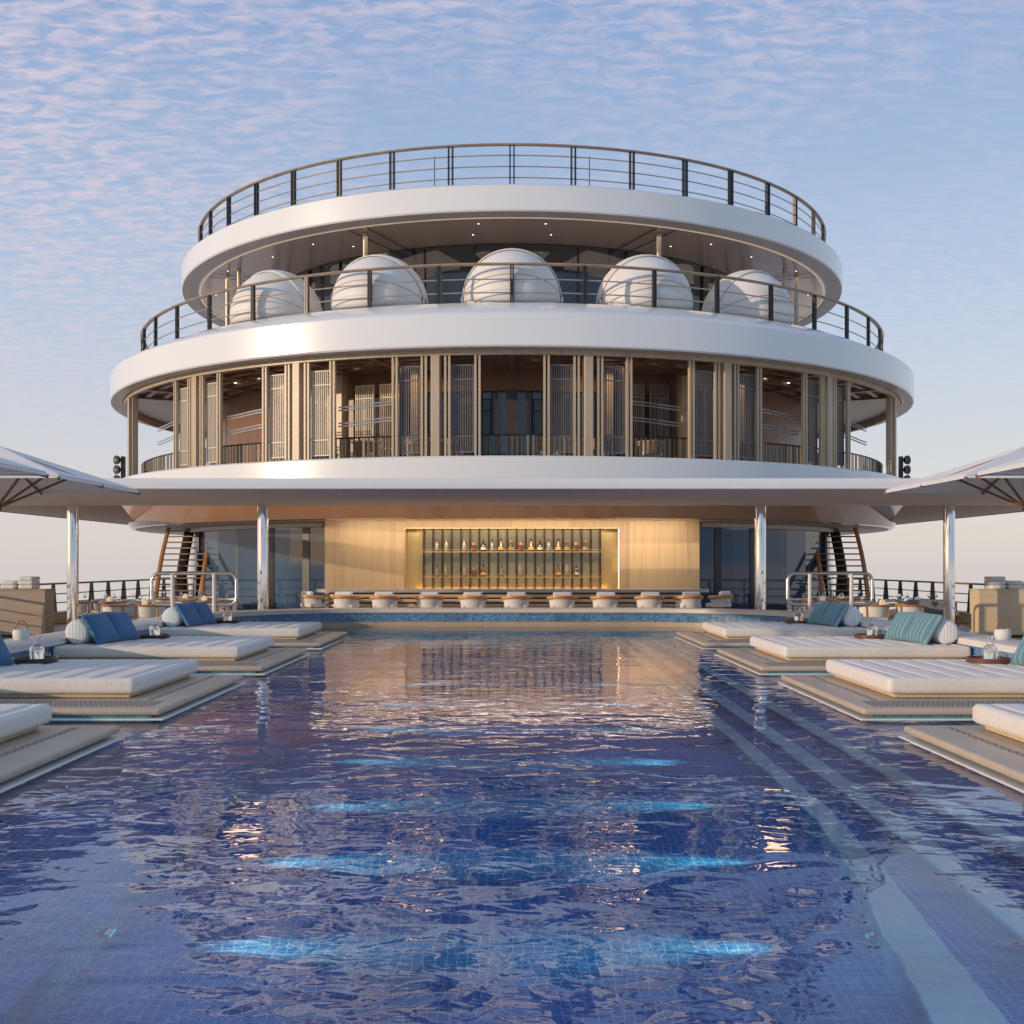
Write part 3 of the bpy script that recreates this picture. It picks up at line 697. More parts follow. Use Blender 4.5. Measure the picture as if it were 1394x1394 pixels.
# railings of the two upper tiers
def ring_rail(R_, z0, z1, nposts, lower, pairgap, ex_phi):
    rl = empty('railing', (0, 0, 0)); rl.parent = S
    rl['label'] = 'curved deck railing with dark posts and teak cap'
    N = 180
    circ = lambda r, z: [pol(r, 2 * PI * k / N, z) for k in range(N)]
    m_ = MB(); m_.tube(circ(R_, z1), .05, 10, closed=True, flat=(.075, .038)); m_.build('handrail', M['cap'], rl, True)
    for q in lower:
        m_ = MB(); m_.tube(circ(R_, z0 + (z1 - z0) * q), .018, 8, closed=True); m_.build('lower_rail', M['raillit'], rl, True)
    first = None
    for k in range(-nposts // 2, nposts // 2 + 1):
        a = 2 * PI * k / nposts
        if abs(a) > R(ex_phi): continue
        if first is None:
            m_ = MB()
            for g_ in pairgap:
                m_.prism([(g_ - .02, -.055), (g_ + .02, -.055), (g_ + .02, .04), (g_ - .02, .04)], 0, z1 - z0 - .02)
            first = m_.build('post', M['darkmetal'], rl); first.location = pol(R_, a, z0); first.rotation_euler = (0, 0, a)
        else:
            c = dup(first, pol(R_, a, z0), a)
ring_rail(11.45, 10.49 + E, 11.63 + E, 42, (.2, .47, .74), (-.055, .055), 125)
ring_rail(13.36, 6.77 + E, 7.80 + E, 44, (.28, .62), (-.03, .03), 125)

# middle tier inner glass and poles
m_ = MB(); m_.lathe([(9.0, 7.35 + E), (9.0, 9.58 + E)], 72); m_.build('dark_glazing', M['darkglass'], S)
m_ = MB(); m_.lathe([(9.02, 6.76 + E), (9.02, 7.34 + E)], 72); m_.build('blue_glazing', M['blueglass'], S)  # blue reflection put into the colour of the lower glass
m_ = MB(); m_.lathe([(9.0, 7.31 + E), (9.06, 7.31 + E), (9.06, 7.40 + E), (9.0, 7.40 + E)], 72, closed=True)
for k in range(36):
    x, y, _ = pol(9.03, k * PI / 18 + .05); m_.box((x, y, 8.2 + E), (.04, .05, 2.7), rz=k * PI / 18 + .05)
m_.build('glazing_bars', M['darkmetal'], S)
for a in (-60, -54, -23, 23, 54, 60):
    m_ = MB(); m_.lathe([(.0, 6.77 + E), (.07, 6.77 + E), (.07, 9.58 + E), (0, 9.58 + E)], 14); o = m_.build('support_pole', M['raillit'], S, True); o.location = pol(10.9, R(a))
# antenna-thin staffs on the top deck
for a in (-11.5, 11.5):
    m_ = MB(); m_.tube([(0, 0, 10.5 + E), (0, 0, 11.55 + E)], .012, 6); o = m_.build('staff', M['darkmetal'], S); o.location = pol(11.0, R(a))

# lounge level: pillars, mullions, louvres
ZB, ZT = 2.60 + E, 5.45 + E
BAY = 16.2
pil0 = None
for k in range(-4, 4):
    a = R(8.1 + BAY * k)
    if k in (-4, 3): a = R(62.5) * (1 if k > 0 else -1)
    if pil0 is None:
        m_ = MB(); m_.box((0, 0, (ZB + ZT) / 2), (.23, .30, ZT - ZB), bevel=.015); pil0 = m_.build('pillar', M['tan'], S); pil0.location = pol(13.82, a); pil0.rotation_euler = (0, 0, a)
    else: dup(pil0, pol(13.82, a), a)
for a in [R(v) for v in (-37, -26, -14, 14, 26, 37)]:
    o = dup(pil0, pol(11.25, a), a)
mul0 = None
for j in range(-5, 6):
    for off in (-7.05, -6.62, -3.85, -3.42, 3.42, 3.85, 6.62, 7.05):
        a = R(BAY * j + off)
        if abs(j) == 3 and abs(off) == 7.05 and j * off > 0: a = R(60.3) * (1 if j > 0 else -1)
        if abs(a) > R(46.5) and abs(abs(a) - R(60.3)) > .001: continue
        if mul0 is None:
            m_ = MB(); m_.box((0, 0, (ZB + ZT) / 2), (.055, .09, ZT - ZB - .01)); mul0 = m_.build('mullion', M['tan'], S)
        else: mul0_ = dup(mul0, pol(13.88, a), a); continue
        mul0.location = pol(13.88, a); mul0.rotation_euler = (0, 0, a)
def louver(mt_, R_, W, a):
    root = bpy.data.objects.new('louver_panel', None); COL.objects.link(root); root.parent = S; root.location = pol(R_, a); root.rotation_euler = (0, 0, a)
    z0, z1 = 2.86 + E, 5.12 + E
    m_ = MB()
    for sx in (-1, 1): m_.box((sx * (W / 2 - .015), 0, (z0 + z1) / 2), (.03, .05, z1 - z0))
    for z in (z0 + .015, z0 + .42, z1 - .38, z1 - .015): m_.box((0, .0, z), (W - .06, .044, .03))
    m_.build('panel_frame', mt_, root)
    m_ = MB(); n_ = 9
    for i in range(n_): m_.box((-W / 2 + .03 + (W - .06) * (i + .5) / n_, .012, (z0 + z1) / 2), (.022, .03, z1 - z0 - .02))
    m_.build('slats', mt_, root)
    return root
lv = {}
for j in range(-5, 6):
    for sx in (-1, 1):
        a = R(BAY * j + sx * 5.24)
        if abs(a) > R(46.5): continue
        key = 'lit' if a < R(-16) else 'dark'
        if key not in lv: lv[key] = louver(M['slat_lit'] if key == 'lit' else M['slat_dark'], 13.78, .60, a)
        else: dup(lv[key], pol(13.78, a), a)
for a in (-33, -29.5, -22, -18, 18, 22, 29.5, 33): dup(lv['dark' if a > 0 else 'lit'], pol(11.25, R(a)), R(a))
# balustrade of slats, standing behind the mullions
m_ = MB(); rnd = random.Random(3)
n_ = 380
for i in range(n_):
    a = R(-112 + 224 * i / n_)
    h = .76 + .03 * rnd.random()
    x, y, _ = pol(13.35 + .04 * rnd.random(), a); m_.box((x, y, ZB - .02 + h / 2), (.075 * (.6 + .4 * rnd.random()), .02, h), rz=a + rnd.uniform(-.5, .5))
bal = m_.build('balustrade_slats', M['wicker'], S)
m_ = MB(); m_.tube([pol(13.38, R(-112 + 224 * i / 150), 3.36 + E) for i in range(151)], .022, 8); m_.build('balustrade_cap', M['darkmetal'], S, True)
# double curved guard tubes in the open bays beside the centre
for j in (-3, -2, -1, 1, 2, 3):
    m_ = MB()
    for z in (4.10, 4.18, 3.68, 3.76):
        pts = []
        for i in range(13):
            t = i / 12; a = R(BAY * j - 3.3 + 6.6 * t)
            pts.append(pol(13.7, a, z + E + .05 * math.cos(PI * t) * (-1 if j < 0 else 1)))
        m_.tube(pts, .02, 8)
    m_.build('guard_tubes', M['satin'] if j < 0 else M['greymetal'], S, True)
# inner core of the lounge
m_ = MB(); m_.lathe([(10.8, ZB), (10.8, 5.56 + E)], 96); m_.build('core_wall', M['core'], S)
m_ = MB(); m_.lathe([(10.84, ZB), (10.84, 4.9 + E)], 40, a0=R(-90 - 24), a1=R(-90 + 24)); m_.build('lounge_doors', M['darkglass'], S)
m_ = MB(); m_.lathe([(10.87, ZB), (10.87, 3.62 + E)], 40, a0=R(-90 - 23.5), a1=R(-90 + 23.5)); m_.build('door_glass', M['blueglass'], S)
m_ = MB()
for k in range(-10, 11): x, y, _ = pol(10.89, R(k * 2.3)); m_.box((x, y, (ZB + 4.9 + E) / 2), (.07 if k % 3 else .34, .06, 4.9 + E - ZB), rz=R(k * 2.3))
m_.build('door_frames', M['stringer'], S)
# bar level: glass walls round the core
g0 = DK; g1 = 1.20 + E
for s_ in (-1, 1):
    angs = [27, 33.5, 40, 46, 52, 58, 66, 76, 90]
    for a0, a1 in zip(angs, angs[1:]):
        p0, p1 = pol(11.75, R(a0 * s_)), pol(11.75, R(a1 * s_))
        m_ = MB(); m_.quad((p0[0], p0[1], g0), (p1[0], p1[1], g0), (p1[0], p1[1], g1), (p0[0], p0[1], g1)); m_.build('glass_panel', M['blueglass'], S)
    for a in (30.5, 37.5):
        x, y, _ = pol(11.6, R(a * s_)); m_ = MB(); m_.box((x, y, (g0 + g1) / 2), (.26, .3, g1 - g0), rz=R(a * s_)); m_.build('dark_column', M['black'], S)
    for a in (46, 58): 
        x, y, _ = pol(11.7, R(a * s_)); m_ = MB(); m_.box((x, y, (g0 + g1) / 2), (.06, .1, g1 - g0), rz=R(a * s_)); m_.build('glazing_bar', M['greymetal'], S)
m_ = MB(); m_.lathe([(11.9, 1.06 + E), (11.9, 1.18 + E), (11.62, 1.18 + E), (11.62, 1.06 + E)], 80, closed=True, a0=R(-90 + 27), a1=R(-90 + 100))
m_.lathe([(11.9, 1.06 + E), (11.9, 1.18 + E), (11.62, 1.18 + E), (11.62, 1.06 + E)], 80, closed=True, a0=R(-90 - 100), a1=R(-90 - 27))
m_.build('head_trim', mat('cream_trim', (.6, .55, .46), .5), S)
# bar wall with niche (local y = Y - CY)
yb = 30.4 - CY
nx, nz0, nz1 = 2.97, -.76 + E, 1.01 + E
m_ = MB()
for s_ in (-1, 1): m_.box((s_ * (nx + 5.17) / 2, yb + .25, (g0 + g1) / 2), (5.17 - nx, .5, g1 - g0))
m_.box((0, yb + .25, (nz1 + g1) / 2), (2 * nx, .5, g1 - nz1)); m_.box((0, yb + .25, (nz0 + g0) / 2), (2 * nx, .5, nz0 - g0))
m_.build('bar_wall', M['barwall'], S)
m_ = MB()
for s_ in (-1, 1): m_.box((s_ * (nx - .015), yb + .24, (nz0 + nz1) / 2), (.03, .44, nz1 - nz0))
m_.box((0, yb + .24, nz1 - .015), (2 * nx - .06, .44, .03)); m_.box((0, yb + .24, nz0 + .015), (2 * nx - .06, .44, .03))
for s_ in (-1, 1): m_.box((s_ * 2.71, yb + .455, (nz0 + nz1) / 2), (.47, .01, nz1 - nz0 - .07))
m_.build('niche_lining', M['gold'], S)
m_ = MB(); m_.box((0, yb + .455, (nz0 + nz1) / 2), (4.94, .012, nz1 - nz0 - .07)); m_.build('niche_back', M['nicheback'], S)
m_ = MB()
for i in range(20): m_.box((-2.46 + 4.92 * i / 19, yb + .35, (nz0 + nz1) / 2), (.05, .16, nz1 - nz0 - .061))
m_.build('shelf_uprights', M['brass'], S)
SH = (.34 + E, -.36 + E)
for z in SH:
    m_ = MB(); m_.box((0, yb + .20, z), (4.94, .13, .025)); m_.box((0, yb + .135, z + .06), (4.94, .012, .012)); m_.build('shelf', M['gold'], S)
m_ = MB(); m_.box((2.945, yb + .03, (nz0 + nz1) / 2), (.02, .03, nz1 - nz0 - .1)); m_.build('niche_led', M['led'], S)
# under structure so the lower disc is carried
def area(name, loc, size, energy, col, rot=(0, 0, 0)):
    l = bpy.data.lights.new(name, 'AREA'); l.shape = 'RECTANGLE'; l.size, l.size_y = size; l.energy = energy; l.color = col
    o = bpy.data.objects.new(name, l); COL.objects.link(o); o.location = loc; o.rotation_euler = rot; return o
area('bar_wall_washer', (0, 29.6, 1.16 + E), (9.6, .12), 130, (1, .78, .54), (R(24), 0, 0))
area('bar_seat_light', (0, 27.6, 1.12 + E), (10., 1.2), 70, (1, .80, .60))  # added fill over the stools to lift the dim bar front
area('niche_strip_light', (0, 30.47, nz1 - .06), (5.4, .05), 8, (1, .76, .42), (R(15), 0, 0))
area('niche_bottom_light', (0, 30.50, nz0 + .06), (5.4, .05), 34, (1, .50, .16), (R(170), 0, 0))
for a in (-38, -13, 13, 38):
    x, y, _ = pol(12.2, R(a)); area('lounge_ceiling_light', (x, y + CY, 5.36 + E), (1.4, 1.4), 26, (1, .62, .34))
for a in (-62, -40, -20, 0, 20, 40, 62):
    x, y, _ = pol(10.5, R(a)); area('upper_downlight', (x, y + CY, 9.50 + E), (2.6, 2.2), 14, (1, .80, .62))  # added wide fill lamps; bounce off the deck brightens the soffit
for s_ in (-1, 1):
    area('stair_soffit_light', (s_ * 10.2, 31.8, 1.15 + E), (1., 2.), 10, (1, .82, .58))

# ---------------------------------------------------------------- bar counter, stools, bottles
bc = empty('bar_counter', (0, 28.0, DK), 'long curved bar counter with slatted cream front before the oak wall', 'bar counter')
def caps(hw, d, n=12):
    p = []
    for k in range(n + 1):
        a = -PI / 2 + PI * k / n; p.append((hw - d / 2 + d / 2 * math.cos(a), d / 2 * math.sin(a)))
    for k in range(n + 1):
        a = PI / 2 + PI * k / n; p.append((-hw + d / 2 + d / 2 * math.cos(a), d / 2 * math.sin(a)))
    return p
m_ = MB(); m_.prism(caps(5.0, .95), 1.02, 1.10); m_.build('countertop', M['counter'], bc, True, angle=30)
m_ = MB()
for i in range(8): m_.prism(caps(4.76, .70), .07 + i * .118, .07 + i * .118 + .075)
m_.build('slatted_front', M['base'], bc)
m_ = MB(); m_.prism(caps(4.66, .50), 0, 1.02); m_.build('counter_core', M['stringer'], bc)  # dark core colour paints in the shadow gaps between slats
st0 = None
xs = [427, 472, 524, 585, 644, 703, 765, 824, 884, 937, 978]
for i, px in enumerate(xs):
    yy = 27.0 if 1 < i < 9 else 27.25 if i in (1, 9) else 27.75
    x = (px - 697) * yy / 1500; rz = 0 if 1 < i < 9 else (R(-14) if i == 1 else R(14) if i == 9 else R(-50) if i == 0 else R(50))
    lab = (f'white tub bar stool with wooden rim at the bar, number {i + 1} from the left end')
    names = ['far left end, turned round the curve', 'second place from the left end', 'third place from the left end', 'fourth place from the left end', 'fifth place from the left end', 'middle of the row',
             'fifth place from the right end', 'fourth place from the right end', 'third place from the right end', 'second place from the right end', 'far right end, turned round the curve']
    lab = 'white tub bar stool with wooden rim, ' + names[i]
    if st0 is None:
        st0 = empty('bar_stool', (x, yy, DK), lab, 'bar stool', 'bar stools along the counter')
        m_ = MB(); m_.rbox((0, 0, .70), (.52, .50, .10), .045, (12, 12, 6)); m_.build('seat', M['chairf'], st0, True, angle=180)
        m_ = MB(); m_.lathe([(.29, .66), (.325, .90), (.285, .90), (.25, .66)], 28, closed=True, a0=R(180 - 10), a1=R(370)); m_.build('backrest', M['chairf'], st0, True)
        m_ = MB(); m_.tube([(.345 * math.cos(a), .345 * math.sin(a), .93 - .03 * abs(math.cos(a)) ** 3) for a in [R(165 + 210 * k / 24) for k in range(25)]], .03, 8, flat=(.03, .045)); m_.build('wood_rim', M['chairw'], st0, True)
        m_ = MB(); m_.rbox((0, -.18, .965), (.46, .12, .17), .05, (10, 6, 6)); m_.build('back_cushion', M['chairf'], st0, True, angle=180)
        for sx in (-1, 1):
            for sy in (-1, 1):
                m_ = MB(); m_.tube([(sx * .24, sy * .24, 0), (sx * .20, sy * .20, .66)], [.016, .022], 8); m_.build('leg', M['chairw'], st0, True)
        m_ = MB(); m_.tube([(.235 * math.cos(a), .235 * math.sin(a) , .25) for a in [2 * PI * k / 20 for k in range(20)]], .010, 6, closed=True); m_.build('foot_ring', M['satin'], st0, True)
        st0.rotation_euler = (0, 0, rz)
    else: dup(st0, (x, yy, DK), rz, lab)

BT = {
 'clear':  dict(col=(.13, .13, .10), cap=(.05, .04, .04), lab=(.22, .21, .22), prof=[(0, 0), (.05, 0), (.055, .02), (.055, .19), (.02, .25), (.018, .34), (0, .34)], w='tall clear bottle with dark cap'),
 'frost':  dict(col=(.20, .165, .10), cap=(.25, .18, .09), lab=(.20, .16, .10), prof=[(0, 0), (.06, 0), (.065, .02), (.06, .2), (.03, .26), (.025, .33), (0, .33)], w='pale frosted bottle with gold cap'),
 'squat':  dict(col=(.13, .03, .015), cap=(.35, .25, .2), lab=(.10, .03, .02), prof=[(0, 0), (.085, 0), (.09, .02), (.09, .13), (.05, .17), (.03, .19), (.035, .24), (0, .24)], w='squat red brown decanter with round stopper'),
 'black':  dict(col=(.012, .010, .010), cap=(.01, .01, .01), lab=(.5, .47, .42), prof=[(0, 0), (.065, 0), (.07, .02), (.07, .18), (.03, .23), (.022, .30), (0, .30)], w='black bottle with white label'),
 'cognac': dict(col=(.09, .02, .012), cap=(.02, .01, .015), lab=(.50, .32, .07), prof=[(0, 0), (.07, 0), (.075, .02), (.07, .14), (.03, .22), (.02, .35), (0, .35)], w='dark red bottle with yellow label'),
 'amber':  dict(col=(.16, .065, .022), cap=(.28, .18, .09), lab=(.25, .17, .09), prof=[(0, 0), (.06, 0), (.08, .03), (.075, .13), (.03, .17), (.022, .24), (.04, .27), (.04, .32), (0, .34)], w='amber decanter with ball stopper'),
}
for k, d in BT.items():
    d['m'] = mat('bottle_' + k, d['col'], .1, var=.1, coat=.5, spec=.8); d['mc'] = mat('cap_' + k, d['cap'], .35, var=.05); d['ml'] = mat('label_' + k, d['lab'], .6, var=.05)
    d['proto'] = None
def bottle(kind, px, shelf, lab):
    d = BT[kind]; y = 30.4 + .205; x = (px - 697) * y / 1500; z = SH[shelf] + .0126
    if d['proto']: dup(d['proto'], (x, y, z), label=lab); return
    r = empty('bottle', (x, y, z), lab, 'bottle', 'bottles on the bar shelves'); s_ = .98
    pr = d['prof']; cut = len(pr) - 2
    body = pr[:cut + 0] + [(pr[cut][0], pr[cut][1] - .06)] + [(0, pr[cut][1] - .06)] if False else pr
    m_ = MB(); m_.lathe(body, 16); m_.build('bottle_body', d['m'], r, True)
    rt = pr[-2][0]; zt = pr[-2][1]
    m_ = MB(); m_.lathe([(rt + .006, zt - .07), (rt + .008, zt + .004), (0, zt + .008)], 12); m_.build('cap', d['mc'], r, True)
    rb = pr[2][0] + .002; m_ = MB(); m_.lathe([(rb, .045), (rb - .002, .12)], 16); m_.build('label', d['ml'], r, True)
    d['proto'] = r
up = [('clear', 595), ('frost', 608), ('frost', 632), ('squat', 645), ('black', 658), ('clear', 670), ('cognac', 682), ('amber', 696), ('squat', 709), ('cognac', 723), ('black', 735), ('clear', 747), ('cognac', 760), ('amber', 772), ('squat', 784), ('amber', 797)]
lo = [('clear', 595), ('frost', 607), ('frost', 632), ('squat', 645), ('cognac', 658), ('clear', 683), ('frost', 708), ('clear', 734), ('cognac', 760), ('frost', 772), ('black', 785)]
ordn = ['first', 'second', 'third', 'fourth', 'fifth', 'sixth', 'seventh', 'eighth', 'ninth', 'tenth', 'eleventh', 'twelfth', 'thirteenth', 'fourteenth', 'fifteenth', 'sixteenth']
for sh, lst, nm in ((0, up, 'upper'), (1, lo, 'lower')):
    for i, (k, px) in enumerate(lst):
        bottle(k, px, sh, f'{BT[k]["w"]}, {ordn[i]} from left on the {nm} bar shelf')

# ---------------------------------------------------------------- awning and its poles
aw = empty('awning', (0, 22.6, 0), 'wide flat white edged awning spanning the deck in front of the bar', 'awning')
m_ = MB(); m_.box((0, -.02, 2.73), (26.5, 5.2, .05)); m_.build('fabric', M['canopy_u'], aw)
m_ = MB(); m_.box((0, -2.67, 2.765), (26.5, .10, .12), bevel=.02); m_.box((0, 2.64, 2.72), (26.5, .10, .05)); m_.build('edge_trim', M['canopy_w'], aw)
m_ = MB(); m_.box((0, -2.5, 2.86), (26.5, .22, .10), bevel=.02); m_.box((0, 0, 2.772), (26.5, 4.9, .03)); m_.build('top_cover', M['canopy_w'], aw)
for s_ in (-1, 1):
    m_ = MB()
    inner = []
    for k in range(9):
        t = k / 8; inner.append((s_ * (9.0 + 4.2 * t + .35 * math.sin(PI * t) * 0), 25.3 + 13.4 * t - 22.6))
    poly = [(s_ * 13.2, 25.32 - 22.6)] + [(a, b_) for a, b_ in inner]
    m_.prism(poly if s_ < 0 else poly[::-1], 2.72, 2.76); m_.build('side_wing', M['wing'], aw)
    m_ = MB(); m_.tube([(s_ * 13.22, 2.75, 2.73), (s_ * 13.22, 16.2, 2.73)], .03, 8); m_.build('wing_edge', M['greymetal'], aw)
for px, nm in ((99, 'outer left'), (358, 'inner left'), (1035, 'inner right'), (1292, 'outer right')):
    x = (px - 697) * 25.0 / 1500
    m_ = MB(); m_.lathe([(0, 0), (.2, 0), (.2, .02), (.125, .03), (.125, 3.06), (0, 3.06)], 28)
    o = m_.build('awning_pole', M['chrome'], aw, True); o.location = (x, 2.4, DK)

# ---------------------------------------------------------------- pool guard rails (rounded steel frames)
for s_ in (-1, 1):
    side = 'left' if s_ < 0 else 'right'
    g_ = empty('guard_rail', (s_ * 6.75, 23.4, DK), f'rounded steel guard rail with two white posts at the {side} pool corner', 'guard rail', 'guard rails at the pool corners')
    zt, zb, hw, r_ = EYE - .2 - DK, EYE - .86 - DK, .90, .16
    pts = []
    for cx, cz, a0 in ((hw - r_, zt - r_, 0), (-hw + r_, zt - r_, 90), (-hw + r_, zb + r_, 180), (hw - r_, zb + r_, 270)):
        for k in range(7):
            a = R(a0 + 15 * k); pts.append((cx + r_ * math.cos(a), 0, cz + r_ * math.sin(a)))
    m_ = MB(); m_.tube(pts, .038, 10, closed=True); m_.build('steel_frame', M['satin'], g_, True)
    for q in (-.44, .44):
        m_ = MB(); m_.tube([(q, -.055, 0), (q, -.055, zt - .01)], .042, 12); m_.build('post', M['white'], g_, True)

# ---------------------------------------------------------------- parasols
def parasol(x, y, label):
    r = empty('parasol', (x, y, DK), label, 'parasol', 'square cream parasols behind the daybeds')
    H = 2.45 - DK; A = 1.45; T = .52
    # canopy: four triangular gores with a slight sag, edges on the hem
    def hz(u, v):
        d = max(abs(u), abs(v)); a = min(abs(u), abs(v)) / d if d > 0 else 0
        return H + T * (1 - d) - .045 * (1 - a) * math.sin(PI * min(1, d)) * 1.0
    n = 24; m_ = MB(); 
    for dz in (0,):
        V = [[m_.bm.verts.new((A * (2 * i / n - 1), A * (2 * j / n - 1), hz(2 * i / n - 1, 2 * j / n - 1) + dz)) for j in range(n + 1)] for i in range(n + 1)]
        for i in range(n):
            for j in range(n):
                if (i < n / 2) == (j < n / 2):
                    m_.bm.faces.new((V[i][j], V[i + 1][j], V[i + 1][j + 1])); m_.bm.faces.new((V[i][j], V[i + 1][j + 1], V[i][j + 1]))
                else:
                    m_.bm.faces.new((V[i][j], V[i + 1][j], V[i][j + 1])); m_.bm.faces.new((V[i + 1][j], V[i + 1][j + 1], V[i][j + 1]))
    c_ = m_.build('canopy', M['umb_top'], r)
    sm = c_.modifiers.new('cloth_thickness', 'SOLIDIFY'); sm.thickness = .012; sm.offset = 1
    m_ = MB()
    for k in range(4):
        a = k * PI / 2; ca, sa = math.cos(a), math.sin(a)
        m_.box((A * ca, A * sa, H - .02), (.012 if k % 2 == 0 else 2 * A, 2 * A if k % 2 == 0 else .012, .035))
    m_.build('hem', M['canopy_w'], r)
    for k in range(8):
        a = k * PI / 4; d = Vector((math.cos(a), math.sin(a), 0)); ln = A * (math.sqrt(2) if k % 2 else 1)
        e = d * ln; m_ = MB(); m_.tube([(d.x * .05, d.y * .05, H + T - .06), (e.x * 1.012, e.y * 1.012, H - .045)], .02, 6, flat=(.016, .026))
        rb = m_.build('rib', M['umb_wood'], r)
        q = d * ln * .55
        m_ = MB(); m_.tube([(d.x * .05, d.y * .05, H - .32), (q.x, q.y, H + T * .45 - .05)], .018, 6); m_.build('strut', M['umb_wood'], r)
    m_ = MB(); m_.tube([(0, 0, .05), (0, 0, H + T + .06)], .035, 14); m_.build('pole', M['umb_wood'], r, True)
    m_ = MB(); m_.lathe([(0, H - .38), (.07, H - .38), (.07, H - .28), (0, H - .28)], 16); m_.build('hub', M['darkmetal'], r)
    m_ = MB(); m_.box((0, 0, .03), (.7, .7, .06), bevel=.015); m_.build('base_plate', M['greymetal'], r)
    return r
u0 = parasol(-7.05, 15.05, 'cream square parasol on the left, the farther one nearer the awning')
dup(u0, (-7.05, 11.8, DK), label='cream square parasol on the left, the nearer one cut by the frame')
dup(u0, (7.05, 15.05, DK), label='cream square parasol on the right, the farther one nearer the awning')
dup(u0, (7.05, 11.8, DK), label='cream square parasol on the right, the nearer one cut by the frame')

# ---------------------------------------------------------------- ship rails on both sides
for s_ in (-1, 1):
    side = 'left' if s_ < 0 else 'right'
    rr = empty('deck_railing', (s_ * 13.3, 20, DK), f'long deck railing with tapered dark posts along the {side} ship side', 'railing', 'railings along the ship sides')
    m_ = MB(); m_.box((0, 18, .17), (.34, 62, .34), bevel=.03); m_.build('bulwark', M['bulwark'], rr)
    m_ = MB(); m_.tube([(0, -12.9, 1.16), (0, 48, 1.16)], .04, 8, flat=(.06, .03)); m_.build('handrail', M['cap'], rr)
    for z in (.60, .86):
        m_ = MB(); m_.tube([(0, -12.9, z), (0, 48, z)], .016, 8); m_.build('lower_rail', M['darkmetal'], rr)
    p0 = None
    for k in range(42):
        y = -12.7 + 1.45 * k
        if p0 is None:
            m_ = MB(); bmv = m_.bm
            a = [(-.11, -.02), (.11, -.02), (.11, .02), (-.11, .02)]; b_ = [(-.045, -.02), (.045, -.02), (.045, .02), (-.045, .02)]
            A = [bmv.verts.new((x, yy, .33)) for x, yy in a]; B = [bmv.verts.new((x, yy, 1.14)) for x, yy in b_]
            bmv.faces.new(A[::-1]); bmv.faces.new(B)
            for i in range(4): bmv.faces.new((A[i], A[(i + 1) % 4], B[(i + 1) % 4], B[i]))
            p0 = m_.build('post', M['darkmetal'], rr); p0.location = (0, y, 0)
        else: dup(p0, (0, y, 0), 0)

# ---------------------------------------------------------------- stairs beside the glass
for s_ in (-1, 1):
    side = 'left' if s_ < 0 else 'right'
    r = empty('curved_staircase', (s_ * 10.4, 34.2, DK), f'curved open tread staircase with teak handrails at the {side} of the bar', 'staircase', 'staircases beside the bar')
    N = 15
    def cen(t):   # centre line of the flight
        return Vector((s_ * (-.10 + .55 * t + .10 * math.sin(PI * t)), .1 + 2.9 * t, 2.95 * t))
    tp = None
    for i in range(N):
        t = (i + .5) / N; c = cen(t)
        if tp is None:
            m_ = MB(); m_.box((0, 0, 0), (1.42, .28, .045), bevel=.006); tp = m_.build('tread', M['tread'], r); tp.location = c
        else: dup(tp, c, s_ * .02 * i)
    m_ = MB(); pts = [cen(k / 16) + Vector((s_ * .05, .03, -.10)) for k in range(17)]
    m_.tube(pts, .16, 8, flat=(.17, .11)); m_.build('stringer', M['stringer'], r, True)
    m_ = MB(); m_.tube([(-s_ * .10, 1.5, 0), (-s_ * .10, 2.1, 1.5), (-s_ * .10, 2.2, 2.9)], .09, 8, flat=(.10, .14)); m_.build('support', M['stringer'], r, True)
    for q in (-1, 1):
        # tall teak side rail: rises from the deck, bows outward and runs up to the soffit
        pts = [Vector((q * (.72 + .0 * k) + s_ * (.12 + .07 * math.sin(PI * (k / 20) ** 1.3)), .3 + 1.6 * (k / 20), .0 + 2.93 * k / 20)) for k in range(21)]
        m_ = MB(); m_.tube(pts, .06, 8, flat=(.075, .06)); m_.build('handrail', M['chairw'], r, True)
    q = -s_
    pts = [Vector((q * (1.55 - .75 * k / 12), .2 + 1.6 * k / 12, .95 + 2.0 * k / 12)) for k in range(13)]
    m_ = MB(); m_.tube([Vector((q * 1.58, .15, 0))] + pts, .022, 8); m_.build('guard_tubes', M['darkmetal'], r, True)
    m_ = MB()
    for k in range(1, 12):
        p = pts[k]; m_.tube([(p.x, p.y, max(0., p.z - .95)), (p.x, p.y, p.z)], .010, 6)
    m_.build('balusters', M['darkmetal'], r)

